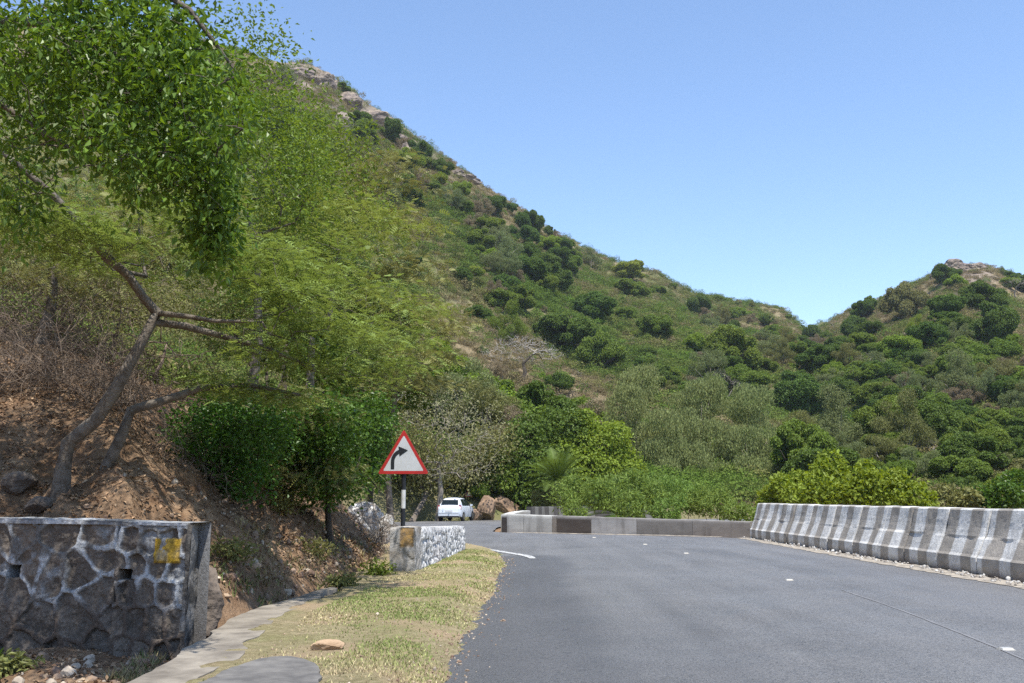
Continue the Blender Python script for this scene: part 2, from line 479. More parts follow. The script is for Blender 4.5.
# ---------------- verge
m_verge, nt = new_mat('dry_grass_soil')
c = mixc(nt, ramp(nt, noise_fac(nt, 1.3, 6, .65), [(.38, 0), (.62, 1)]), (.43, .35, .22), (.31, .29, .14))
c = mixc(nt, ramp(nt, noise_fac(nt, 16, 6, .7), [(.4, .8), (.6, 0)]), c, (.21, .18, .09))
c = mixc(nt, ramp(nt, noise_fac(nt, .5, 4, .65), [(.48, 0), (.6, .8)]), c, (.42, .31, .20))
finish(nt, c, .95, noise_fac(nt, 22, 8, .75), 1.0, .05, spec=.1)
gx = np.arange(-3.2, .55, .04); gy = np.concatenate([np.arange(1.5, 16, .05), np.arange(16, 34, .1)])
GX, GY = np.meshgrid(gx, gy, indexing='ij')
lx = np.interp(GY, ROAD_L[:, 1][:80], ROAD_L[:, 0][:80])
toe_y = np.array([p[1] for p in TOE[4:12]]); toe_x = np.array([p[0] for p in TOE[4:12]])
tx = np.interp(GY, toe_y, toe_x)
sx_l = np.interp(GY, [1.5, 6.7, 8.5, 10.6, 12.6, 14.5, 17, 34], [-2.1, -2.15, -2.3, -2.5, -2.2, -2.35, -2.6, -9])
edge = lx + .03 + .10 * fbm(GX * 2.2, GY * 1.5, oct=4, seed=51) + .09 * fbm(GX * 9, GY * 9, oct=4, seed=53)
hgt = .075 * sstep(0, .5, edge - GX) - .035 * sstep(0.02, -.12, edge - GX) + .018 * fbm(GX * 3, GY * 3, oct=4, seed=52) * sstep(0, .3, edge - GX)
hgt = hgt - .5 * sstep(.05, -.10, GX - sx_l + .12 * fbm(GX * 5, GY * 5, oct=4, seed=57))
GZ = hgt + .004
def verge_z(x, y):
    i = min(max(int(round((x - gx[0]) / .04)), 0), len(gx) - 1); j = int(np.clip(np.searchsorted(gy, y), 0, len(gy) - 1))
    return float(GZ[i, j])
idx = np.arange(GX.size).reshape(GX.shape)
Q = np.stack([idx[:-1, :-1], idx[1:, :-1], idx[1:, 1:], idx[:-1, 1:]], -1).reshape(-1, 4)
zmax = GZ.ravel()[Q].max(1); ymax = GY.ravel()[Q].min(1)
Q = Q[(zmax > -.2)]
tag(mk('grass_verge', np.stack([GX, GY, GZ], -1).reshape(-1, 3), Q, None, m_verge, smooth=True), 'strip of dry yellow-green verge between drain and asphalt', kind='structure')

# ---------------- sky, sun, camera
SUN_EL, SUN_AZ = math.radians(69), math.radians(156)      # azimuth from +Y towards +X
w = bpy.data.worlds.new('World'); S.world = w; w.use_nodes = True
wn = w.node_tree; bg = wn.nodes['Background']
sky = wn.nodes.new('ShaderNodeTexSky'); sky.sky_type = 'NISHITA'; sky.sun_disc = False
sky.sun_elevation = SUN_EL; sky.sun_rotation = SUN_AZ
sky.air_density = 1.0; sky.dust_density = .5; sky.ozone_density = 3.0; sky.altitude = 600
wn.links.new(sky.outputs[0], bg.inputs[0]); bg.inputs[1].default_value = .15
sd = bpy.data.lights.new('sun', 'SUN'); sd.energy = 3.9; sd.angle = math.radians(.55); sd.color = (1, .955, .88)
so = bpy.data.objects.new('sun', sd); C.objects.link(so)
v = Vector((math.sin(SUN_AZ) * math.cos(SUN_EL), math.cos(SUN_AZ) * math.cos(SUN_EL), math.sin(SUN_EL)))
so.rotation_euler = v.to_track_quat('Z', 'Y').to_euler(); so.location = (20, 0, 60)
cd = bpy.data.cameras.new('camera'); cd.lens = 35; cd.sensor_width = 36; cd.clip_start = .1; cd.clip_end = 4000
co = bpy.data.objects.new('camera', cd); C.objects.link(co)
co.location = (0, 0, CAMZ); co.rotation_euler = (PI / 2 + PITCH, 0, 0)
S.camera = co
S.view_settings.view_transform = 'Standard'; S.view_settings.look = 'None'; S.view_settings.gamma = 1; S.view_settings.use_curve_mapping = False
S.view_settings.exposure = 0.82
S.cycles.use_denoising = False; S.cycles.sample_clamp_indirect = 4; S.cycles.sample_clamp_direct = 12
S.cycles.max_bounces = 5; S.cycles.transmission_bounces = 4; S.cycles.transparent_max_bounces = 4; S.cycles.diffuse_bounces = 2; S.cycles.glossy_bounces = 2
S.cycles.caustics_reflective = False; S.cycles.caustics_refractive = False
# ================================================================== vegetation tools
def unit(n, rng):
    v = rng.normal(size=(n, 3)); return v / np.linalg.norm(v, axis=1)[:, None]

def leaf_quads(pos, nrm, axis, L, Wd, fold=.25):
    """diamond leaves: pos (base), axis (length direction), nrm (face direction)"""
    side = np.cross(axis, nrm); side /= np.linalg.norm(side, axis=1)[:, None] + 1e-9
    up = np.cross(side, axis)
    L = np.asarray(L)[:, None] if hasattr(L, '__len__') else L
    Wd = np.asarray(Wd)[:, None] if hasattr(Wd, '__len__') else Wd
    tip = pos + axis * L - up * (L * .12)
    mid = pos + axis * (L * .48)
    a = mid + side * Wd / 2 + up * Wd * fold; b = mid - side * Wd / 2 + up * Wd * fold
    V = np.stack([pos, a, tip, b], 1).reshape(-1, 3)
    Q = np.arange(len(pos) * 4).reshape(-1, 4)
    return V, Q

def crown_lobes(rng, n, rx, rz, zc, lo=.26, hi=.42, flat=0.0):
    """lobe centres over an uneven ellipsoid, and their radii"""
    u = unit(n, rng); u[:, 2] = u[:, 2] * .85 + .05
    k = rng.uniform(.35, .95, n)[:, None] * (1 + .30 * fbm(u[:, 0] * 1.3 + n, u[:, 1] * 1.3, u[:, 2] * 1.3, oct=2, seed=4))[:, None]
    c = u * k * [rx, rx, rz] + [0, 0, zc]
    r = rng.uniform(lo, hi, n) * min(rx, rz * 1.3)
    return c, r

def crown_leaves(rng, c, r, per_area, size, shell=.55, upb=.3, rough=.42, droop=0.0, aspect=.62):
    P_, N_, = [], []
    for ci, ri in zip(c, r):
        m = max(12, int(per_area * ri * ri))
        u = unit(m, rng)
        # bumpy lobes with bald spots where the inside shows
        bump = fbm(u[:, 0] * 2.3 + ci[0], u[:, 1] * 2.3 + ci[1], u[:, 2] * 2.3 + ci[2], oct=2, seed=3)
        keep = rng.random(m) < .95 - .9 * sstep(.15, .5, -bump)
        rad = ri * (rng.uniform(shell, 1.0, m) ** .6 * (1 + .35 * bump))
        p = ci + u * rad[:, None] * [1, 1, .82]
        P_.append(p[keep]); N_.append(u[keep])
    p = np.vstack(P_); nn = np.vstack(N_)
    # leave out those buried deep in other lobes
    deep = np.zeros(len(p), bool)
    for ci, ri in zip(c, r):
        deep |= np.linalg.norm((p - ci) / [1, 1, .82], axis=1) < ri * .5
    p, nn = p[~deep], nn[~deep]
    n = len(p)
    nn = nn * (1 - rough) + rng.normal(size=(n, 3)) * rough + [0, 0, upb]
    nn /= np.linalg.norm(nn, axis=1)[:, None]
    ax = rng.normal(size=(n, 3)); ax[:, 2] -= droop
    ax -= nn * (ax * nn).sum(1)[:, None]; ax /= np.linalg.norm(ax, axis=1)[:, None] + 1e-9
    if droop: ax = ax * .4 + np.array([0, 0, -1]) * .6
    s = size * rng.uniform(.6, 1.4, n)
    V, Q = leaf_quads(p, nn, ax, s, s * aspect)
    tint = np.clip(.5 + rng.normal(size=n) * .16 + .0 * n, 0, 1)
    return V, Q, tint

def crown_limbs(rng, base, c, r, r0, mb=None, seg=6, nmax=14):
    mb = mb or MB()
    fork = Vector(base) + Vector((0, 0, max(.3, (np.min(c[:, 2]) - base[2]) * .55)))
    b = Vector(base)
    lean = Vector((rng.normal() * .12, rng.normal() * .12, 0))
    mb.tube([b - Vector((0, 0, .5)), b, (b + fork) / 2 + lean * .5, fork + lean], [r0 * 1.35, r0 * 1.15, r0, r0 * .85], 8)
    fork = fork + lean
    for ci, ri in list(zip(c, r))[:nmax]:
        e = Vector(ci); m = fork.lerp(e, .5) + Vector((rng.normal() * .1, rng.normal() * .1, -.12)) * (e - fork).length * .5
        mb.tube([fork, m, e], [r0 * .55, r0 * .36, r0 * .12], 5, False)
    return mb

# ---------------- growing branches towards the places that carry leaves
class Skel:
    def __init__(s, trunks, seg=.35):
        """trunks: list of (points, radii)"""
        s.p, s.par, s.fix = [], [], []
        s.seg = seg
        for pts, rad, link in trunks:
            pts = [Vector(q) for q in pts]; prev = -1
            if link: prev = s.nearest(pts[0])
            first = True
            for i in range(len(pts) - 1):
                k = max(1, int((pts[i + 1] - pts[i]).length / seg))
                for j in range(k + (1 if i == len(pts) - 2 else 0)):
                    t = j / k
                    s.p.append(np.array(pts[i].lerp(pts[i + 1], t))); s.par.append(prev)
                    s.fix.append(rad[i] * (1 - t) + rad[i + 1] * t); prev = len(s.p) - 1
    def nearest(s, q):
        a = np.array(s.p); return int(np.argmin(((a - np.array(q)) ** 2).sum(1)))
    def grow(s, att, rng, wob=.12, sag=.0, down=0.0):
        a0 = np.array(s.p)
        d = np.array([np.sqrt(((a0 - q) ** 2).sum(1).min()) for q in att])
        s.tips = []
        buf = np.zeros((len(s.p) + len(att) * 14 + 10, 3)); n = len(s.p); buf[:n] = a0
        for k in np.argsort(d):
            q = att[k]
            dd = ((buf[:n] - q) ** 2).sum(1) + 2.0 * np.maximum(buf[:n, 2] - q[2] + down, 0) ** 2
            i = int(np.argmin(dd)); L = math.sqrt(((buf[i] - q) ** 2).sum())
            m = int(min(13, max(1, round(L / s.seg)))); prev = i; st = buf[i].copy()
            off = rng.normal(size=3) * L * wob
            for j in range(1, m + 1):
                t = j / m
                v = st + (q - st) * t + off * math.sin(t * PI) + np.array([0, 0, sag * L * math.sin(t * PI)]) + rng.normal(size=3) * s.seg * .10 * (j < m)
                if n >= len(buf): break
                buf[n] = v; s.p.append(v); s.par.append(prev); s.fix.append(None); prev = n; n += 1
            s.tips.append(prev)
    def radii(s, rtip, expo=.5):
        n = len(s.p); cnt = np.zeros(n)
        has = np.zeros(n, bool)
        for i in range(n):
            if s.par[i] >= 0: has[s.par[i]] = True
        for i in range(n - 1, -1, -1):
            if not has[i]: cnt[i] += 1
            if s.par[i] >= 0: cnt[s.par[i]] += cnt[i]
        r = rtip * cnt ** expo
        for i in range(n):
            if s.fix[i] is not None: r[i] = s.fix[i]
            elif s.par[i] >= 0: r[i] = min(r[i], r[s.par[i]] * .85)
        s.r = np.maximum(r, rtip * .6); return s.r
    def tubes(s, only=None, thick=(0, 9), seg=5):
        """one tube per run of nodes; each run keeps on along its thickest child"""
        n = len(s.p); ch = [[] for _ in range(n)]; roots = []
        for i in range(n):
            (ch[s.par[i]] if s.par[i] >= 0 else roots).append(i)
        mb = MB(); stack = [(r, None) for r in roots]
        while stack:
            i, p0 = stack.pop(); run = [] if p0 is None else [p0]
            j = i
            while True:
                run.append(j); k = sorted(ch[j], key=lambda c: -s.r[c])
                if not k: break
                for c in k[1:]: stack.append((c, j))
                j = k[0]
            rad = [s.r[q] for q in run]
            if p0 is not None: rad[0] = rad[1]
            rmax = max(rad)
            if thick[0] <= rmax < thick[1] and len(run) > 1:
                sg = 12 if rmax > .08 else (7 if rmax > .03 else (5 if rmax > .012 else 3))
                mb.tube([s.p[q] for q in run], rad, sg, False)
        return mb

def broad_leaves(rng, centres, per, spread, L, Wd, up=.5, droop=.3, squash=.8):
    c = np.repeat(centres, per, 0); n = len(c)
    p = c + rng.normal(size=(n, 3)) * spread * [1, 1, squash]
    nn = rng.normal(size=(n, 3)) * .6 + [0, 0, up]; nn /= np.linalg.norm(nn, axis=1)[:, None]
    ax = (p - c) / (spread + 1e-6) * .6 + rng.normal(size=(n, 3)) * .6 + [0, 0, -droop]
    ax -= nn * (ax * nn).sum(1)[:, None]; ax /= np.linalg.norm(ax, axis=1)[:, None] + 1e-9
    s = rng.uniform(.6, 1.25, n)
    V, Q = leaf_quads(p, nn, ax, L * s, Wd * s)
    return V, Q, np.clip(.5 + rng.normal(size=n) * .17, 0, 1)

def feather_leaves(rng, centres, per, spread, L, pairs=8, lw=.010, ll=.04, squash=.45, flat=.5):
    """compound leaves: a rachis with rows of small leaflets"""
    c = np.repeat(centres, per, 0); n = len(c)
    p = c + rng.normal(size=(n, 3)) * spread * [1, 1, squash]
    nn = rng.normal(size=(n, 3)) * (1 - flat) + [0, 0, flat * 2]; nn /= np.linalg.norm(nn, axis=1)[:, None]
    ax = rng.normal(size=(n, 3)) + (p - c) / (spread + 1e-6); ax -= nn * (ax * nn).sum(1)[:, None]
    ax /= np.linalg.norm(ax, axis=1)[:, None]
    side = np.cross(nn, ax); s = rng.uniform(.6, 1.2, n) * L
    Vs = []
    for k in range(pairs):
        t = (k + .6) / pairs; b = p + ax * (s * t)[:, None] - np.array([0, 0, 1.]) * (s * t * t * .35)[:, None]
        prof = math.sin(PI * min(.95, t * .85 + .15)) ** .5
        for sg in (-1, 1):
            d = side * sg * .92 + ax * .38; w = ax * lw / 2
            e = b + d * (ll * prof)
            Vs.append(np.stack([b - w, b + w, e + w * .5, e - w * .5], 1))
    # rachis
    w = side * .0025; e = p + ax * s[:, None] - np.array([0, 0, 1.]) * (s * .35)[:, None]
    Vs.append(np.stack([p - w, p + w, e + w, e - w], 1))
    V = np.stack(Vs, 1).reshape(-1, 3); Q = np.arange(len(V)).reshape(-1, 4)
    tint = np.repeat(np.clip(.5 + rng.normal(size=n) * .17, 0, 1), len(Vs))
    return V, Q, tint

# ---------------- leaf and bark materials
LM = {}
for nm, rgb, tr in [('dark_green', (.105, .165, .028), .3), ('mid_green', (.160, .225, .036), .34), ('bright_green', (.215, .29, .038), .36), ('yellow_green', (.27, .31, .045), .3),
                    ('olive', (.20, .205, .066), .3), ('grey_green', (.20, .235, .090), .3), ('tan', (.26, .215, .125), .25), ('straw', (.33, .26, .14), .2)]:
    LM[nm] = leaf_mat('leaves_' + nm, rgb, tr)
m_overhead = leaf_mat('leaves_fresh_broad', (.125, .215, .028), .36, .4, .3, .65)
m_fresh2 = leaf_mat('leaves_fresh_small', (.150, .235, .038), .4, .45, .25, .45)
m_bushy = leaf_mat('leaves_glossy_shrub', (.085, .165, .026), .34, .4, .3, .6)
m_feather = leaf_mat('leaflets_fine', (.215, .275, .068), .32, .6, .2, .4)
m_feather2 = leaf_mat('leaflets_fine_olive', (.235, .235, .08), .28, .6, .2, .45)
m_pale = leaf_mat('leaves_pale_dry', (.29, .285, .15), .25, .7, .15, .4)
m_fernb = leaf_mat('leaves_feathery_bush', (.20, .285, .065), .35, .6, .2, .4)
m_tall = leaf_mat('leaves_tall_fine', (.245, .28, .105), .3, .7, .1, .35)
m_bark = simple_mat('bark_grey_brown', (.10, .078, .058), (.21, .18, .145), 9, .95, 22, 1.0, .03)
m_bark_dark = simple_mat('bark_dark', (.05, .04, .03), (.10, .08, .06), 6, .95, 12, 1.0, .03)
m_bark_pale = simple_mat('bark_pale', (.33, .29, .24), (.20, .17, .14), 6, .9, 12, .8, .03)
m_twig_pale = simple_mat('pale_grey_twigs', (.42, .38, .34), (.30, .27, .24), 3, .95)
m_twig = simple_mat('dry_twig', (.13, .095, .068), (.24, .185, .14), 4, .95)

# ================================================================== plants on the far slopes
def far_tree(name, kind, seed, rx, rz, trunk, lobes, dens, size, mat, bark, **kw):
    rng = np.random.default_rng(seed)
    e = empty(name, (0, 0, -500))
    c, r = crown_lobes(rng, lobes, rx, rz, trunk + rz * .75, kw.pop('lo', .13), kw.pop('hi', .40))
    V, Q, t = crown_leaves(rng, c, r, dens, size, **kw)
    mk('crown', V, Q, None, mat, e, tint=t)
    crown_limbs(rng, (0, 0, 0), c, r, .05 * rx + .03).build('trunk', bark, e, smooth=True)
    return e

PROTO = {'round': [far_tree('tree', 'round', 100 + i, 4, 2.9, .55, 30, 1500, .26, LM['dark_green'], m_bark_dark) for i in range(4)],
         'spread': [far_tree('tree', 'spread', 120 + i, 4.4, 2.3, .9, 28, 1200, .26, LM['mid_green'], m_bark_dark, lo=.22, hi=.42) for i in range(3)],
         'airy': [far_tree('tree', 'airy', 140 + i, 3.6, 3.6, .5, 26, 700, .24, LM['grey_green'], m_bark_pale, lo=.2, hi=.34, shell=.2, rough=.75, aspect=.36) for i in range(3)],
         'bush': [far_tree('bush', 'bush', 160 + i, 1.9, 1.25, .15, 12, 2200, .17, LM['olive'], m_bark_dark, lo=.3, hi=.5) for i in range(4)]}

def bare_tree(name, seed, H, Wd, mat, n=150, rt=.02, hub=.45, trunk_mat=None):
    rng = np.random.default_rng(seed); e = empty(name, (0, 0, -500))
    u = unit(n, rng); u[:, 2] = np.abs(u[:, 2]) * .9 - .1
    att = u * rng.uniform(.45, 1, n)[:, None] ** .6 * [Wd / 2, Wd / 2, H * .5] + [0, 0, H * .5]
    sk = Skel([([(0, 0, -.4), (.05 * H * rng.normal(), 0, H * .2), (.06 * H * rng.normal(), .03 * H, H * hub)], [.035 * H, .028 * H, .02 * H], False)], seg=H * .06)
    sk.grow(att, rng, .2); sk.radii(rt, .42)
    if trunk_mat:
        sk.tubes(thick=(.11, 9)).build('trunk', trunk_mat, e, smooth=True); sk.tubes(thick=(.0, .11)).build('twigs', mat, e, smooth=True)
    else: sk.tubes(thick=(.0, 9)).build('trunk', mat, e, smooth=True)
    return e
PROTO['bare'] = [bare_tree('leafless_tree', 180 + i, 6.5, 7.5, m_bark_pale) for i in range(3)]

def place(kind, base, sc, rng, name=None, mat=None, label=None, cat='tree', group=None, squash=1.0):
    src = PROTO[kind][int(rng.integers(len(PROTO[kind])))]
    o = copy_tree(src, base, rng.uniform(0, 2 * PI), (sc * rng.uniform(.85, 1.2), sc * rng.uniform(.8, 1.15), sc * squash * rng.uniform(.8, 1.25)), name, {'crown': mat} if mat else None)
    tag(o, label, cat, group)
    return o

def px_size(px_w, rho, own):  # width in pixels at a distance -> scale of a prototype `own` metres wide
    return px_w * rho / F / own
OWN = {'round': 9.4, 'spread': 9.8, 'airy': 8.2, 'bush': 4.6, 'bare': 7.5}
rngv = np.random.default_rng(5)

# the plants one can point to: (kind, colour, px, py of the foot, width in px, name, category, label)
NAMED = [
 ('round', 'dark_green', 566, 352, 78, 'dark broad crowned tree just above the pale leafless tree on the left slope'),
 ('round', 'dark_green', 590, 322, 60, 'dark tree up the slope behind the one above the pale leafless tree'),
 ('spread', 'mid_green', 603, 372, 66, 'paler green spreading tree right of the big dark tree on the left slope'),
 ('bush', 'dark_green', 556, 392, 34, 'dark rounded bush at the right of the leafless tree on the dry grass slope'),
 ('airy', 'mid_green', 508, 346, 44, 'soft green upright tree left of and above the leafless tree'),
 ('round', 'yellow_green', 629, 282, 40, 'yellow-green tree just below the skyline where the left ridge levels out'),
 ('round', 'mid_green', 631, 300, 44, 'green tree directly under the yellow-green one near the ridge'),
 ('bush', 'yellow_green', 478, 278, 24, 'small yellow bush on the brown part of the left slope'),
 ('round', 'dark_green', 983, 314, 46, 'dark flat topped tree below the rocky knoll on the right hill'),
 ('round', 'dark_green', 998, 350, 60, 'largest dark green tree on the right hill near the frame edge'),
 ('spread', 'olive', 905, 320, 54, 'broad olive crowned tree on the skyline shoulder of the right hill'),
 ('airy', 'bright_green', 917, 338, 20, 'small upright light green tree in the middle of the right hill'),
 ('spread', 'bright_green', 902, 362, 46, 'rounded light green tree left of the small upright one on the right hill'),
 ('round', 'mid_green', 940, 420, 40, 'isolated dark green tree low on the right hill with a visible foot'),
 ('round', 'mid_green', 992, 440, 44, 'green tree low at the right edge of the right hill'),
 ('airy', 'grey_green', 838, 462, 70, 'pale grey-green rounded tree left of the foot of the right hill'),
 ('round', 'dark_green', 800, 420, 60, 'dark tree peeking out right of the tall grey-green trees'),
 ('round', 'bright_green', 697, 358, 34, 'small bright crown directly above the tall grey-green trees'),
 ('round', 'mid_green', 730, 378, 64, 'green flat crown behind the tops of the tall grey-green trees'),
 ('spread', 'mid_green', 655, 340, 52, 'green spreading tree up the valley slope right of centre'),
 ('round', 'dark_green', 700, 318, 30, 'dark round tree on the saddle slope under the low ridge'),
 ('spread', 'bright_green', 1010, 502, 50, 'bright green tree just over the striped barrier at the right edge'),
]
for kind, colr, px, py, wpx, lab in NAMED:
    h = hit(px, py)
    if h is None: continue
    place(kind, h[0], px_size(wpx * 1.05, h[1], OWN[kind]), rngv, 'tree' if kind != 'bush' else 'bush', LM[colr], lab, 'tree' if kind != 'bush' else 'bush')
h = hit(522, 383)
PROTO['bare'].insert(0, bare_tree('leafless_tree', 199, 7.5, 9.5, m_twig_pale, 520, .030, .35, m_bark_dark)); _b = PROTO['bare']; PROTO['bare'] = _b[:1]
place('bare', h[0], px_size(62, h[1], 7.5), rngv, 'leafless_tree', None, 'pale leafless tree with a dark trunk alone on the dry grass slope left of centre', 'tree')

PROTO['bare'] = _b[1:]; PROTO['bare_single'] = _b[:1]
# the rest of the slope's trees, chosen so that they spread over the slopes as in the photograph
pts = []
COLN = {'dark_green': 'dark green', 'mid_green': 'mid green', 'bright_green': 'bright green', 'olive': 'dull olive', 'grey_green': 'grey-green', 'tan': 'brownish dry'}
def region(px, py, s):
    if px > 830: return 'on the right hill', 'upper part of' if s > .45 else 'lower part of'
    if px > 640: return 'on the slope below the saddle between the two hills', ''
    return 'on the long left mountain slope', ''
tries = 0
occupied = [(n[2], n[3] - n[4] * .3, n[4] * .5) for n in NAMED] + [(522, 370, 24)]
count = 0
while count < 297 and tries < 12000:
    tries += 1
    px = rngv.uniform(262, 1040); 
    sky_y = np.interp(px, [r_[0] for r_ in RIDGE], [r_[1] for r_ in RIDGE])
    py = rngv.uniform(sky_y + 3, 500)
    # dry slopes carry few trees; ravines many
    wood = fbm(np.array([px / 70.]), np.array([(py + .55 * px) / 46.]), oct=3, seed=77)[0]
    dry_here = (445 < px < 640 and 325 < py < 440 and py > 325 + (px - 445) * .1) or (px < 480 and py > 215)
    prob = .12 + .9 * float(sstep(-.25, .3, wood))
    if dry_here: prob *= .12
    if px > 840: prob *= .6
    if px < 400 and py < 130: prob *= .3
    if rngv.random() > prob: continue
    if 585 < px < 800 and py > 405: continue
    if any(abs(px - a) < r_ * 1.05 and abs(py - b) < r_ * .8 for a, b, r_ in occupied[:23]): continue
    if any((px - a) ** 2 + ((py - b) * 1.5) ** 2 < 95 for a, b in pts): continue
    h = hit(px, py)
    if h is None or h[1] < 78: continue
    b, rho = h
    pts.append((px, py)); count += 1
    q = rngv.random()
    if q < .22: kind, colr, wm = 'round', 'dark_green', rngv.uniform(4.5, 8.5)
    elif q < .46: kind, colr, wm = 'round', 'mid_green', rngv.uniform(4, 8)
    elif q < .60: kind, colr, wm = 'spread', 'bright_green' if rngv.random() < .35 else 'mid_green', rngv.uniform(4.5, 8.5)
    elif q < .74: kind, colr, wm = 'airy', 'grey_green', rngv.uniform(4, 8)
    elif q < .86: kind, colr, wm = 'airy', 'olive', rngv.uniform(4, 7)
    elif q < .93: kind, colr, wm = 'bare', None, rngv.uniform(3.5, 6)
    else: kind, colr, wm = 'airy', 'tan', rngv.uniform(3.5, 6)
    wm *= (.85 + .5 * min(1, rho / 250)) * (1.15 if px < 640 else 1)
    if sky_y + 12 > py: wm *= .6
    reg = 'the right hill' if px > 830 else ('the saddle slope' if px > 640 else 'the long left slope')
    half = 'upper' if py < sky_y + (500 - sky_y) * .4 else 'lower'
    if kind == 'bare':
        lab = 'thin leafless grey tree on the %s part of %s' % (half, reg)
        place(kind, b, wm / 7.5, rngv, 'leafless_tree', None, lab, 'tree', 'leafless trees, %s %s' % (half, reg))
    else:
        form = {'round': 'dense rounded', 'spread': 'flat-topped spreading', 'airy': 'thin feathery'}[kind]
        lab = '%s %s tree on the %s part of %s' % (form, COLN[colr], half, reg)
        place(kind, b, wm / OWN[kind], rngv, 'tree', LM[colr], lab, 'tree', '%s %s trees, %s %s' % (form, COLN[colr], half, reg))
print('trees', count, 'tries', tries)

# ---------------- scrub that covers the slopes: nobody could count it
m_scrub, nt = new_mat('mixed_scrub_leaves')
ia = N(nt, 'ShaderNodeAttribute'); ia.attribute_type = 'INSTANCER'; ia.attribute_name = 'shade'
hv = N(nt, 'ShaderNodeHueSaturation'); nt.links.new(ia.outputs['Color'], hv.inputs['Color'])
mr = N(nt, 'ShaderNodeMapRange'); nt.links.new(attr(nt, 'tint', 'Fac'), mr.inputs[0]); mr.inputs[3].default_value = .7; mr.inputs[4].default_value = 1.3
nt.links.new(mr.outputs[0], hv.inputs['Value'])
bs = N(nt, 'ShaderNodeBsdfDiffuse'); nt.links.new(hv.outputs[0], bs.inputs[0]); tl = N(nt, 'ShaderNodeBsdfTranslucent'); nt.links.new(hv.outputs[0], tl.inputs[0])
mx = N(nt, 'ShaderNodeMixShader'); mx.inputs[0].default_value = .25; nt.links.new(bs.outputs[0], mx.inputs[1]); nt.links.new(tl.outputs[0], mx.inputs[2])
oo = N(nt, 'ShaderNodeOutputMaterial'); nt.links.new(mx.outputs[0], oo.inputs[0])

scrub_parts = bpy.data.collections.new('scrub_plants')     # moulds only: this collection is not in the scene
def scrub_mould(k, kind, seed):
    rng = np.random.default_rng(seed)
    if kind == 'dome':
        nl = rng.integers(4, 8); lc = rng.normal(size=(nl, 3)) * [.42, .42, .12] + [0, 0, .28]; lr = rng.uniform(.38, .62, nl)
        P_, U_ = [], []
        for c, r in zip(lc, lr):
            m = int(520 * r * r); u = unit(m, rng); P_.append(c + u * r * rng.uniform(.75, 1.05, m)[:, None]); U_.append(u)
        p = np.vstack(P_); u = np.vstack(U_); ok = p[:, 2] > -.05
        for c, r in zip(lc, lr): ok &= np.linalg.norm(p - c, axis=1) > r * .6
        p, u = p[ok], u[ok]; fs, asp, up = .115, .75, .25
        nn = u + rng.normal(size=p.shape) * .45 + [0, 0, up]
        ax = rng.normal(size=p.shape)
    elif kind == 'twiggy':
        m = 420; u = unit(m, rng); u[:, 2] = np.abs(u[:, 2]); p = u * (rng.random(m) ** .45)[:, None] * [.95, .95, 1.0]
        nn = rng.normal(size=p.shape); ax = u + rng.normal(size=p.shape) * .35; fs, asp = .16, .22
    else:                                   # tuft of dry grass
        m = 300; r = np.sqrt(rng.random(m)); a = rng.uniform(0, 2 * PI, m); p = np.stack([r * np.cos(a), r * np.sin(a), rng.uniform(-.05, .12, m)], -1)
        ax = rng.normal(size=p.shape) * .35 + [0, 0, 1]; nn = rng.normal(size=p.shape); fs, asp = .34, .16
    nn = nn / np.linalg.norm(nn, axis=1)[:, None]
    ax = ax - nn * (ax * nn).sum(1)[:, None]; ax /= np.linalg.norm(ax, axis=1)[:, None] + 1e-9
    m = len(p); sd_ = np.cross(nn, ax); L_ = (fs * rng.uniform(.6, 1.3, m))[:, None]; W_ = L_ * asp / 2
    V = np.stack([p, p + ax * L_ * .5 + sd_ * W_, p + ax * L_, p + ax * L_ * .5 - sd_ * W_], 1).reshape(-1, 3)
    o = mk('scrub_%s' % kind, V, np.arange(m * 4).reshape(-1, 4), None, m_scrub, tint=np.clip(.5 + rng.normal(size=m) * .2, 0, 1))
    C.objects.unlink(o); o.name = 'mould_%02d_%s' % (k, kind); scrub_parts.objects.link(o)
for k in range(10): scrub_mould(k, 'dome' if k < 5 else ('twiggy' if k < 7 else 'tuft'), 300 + k)

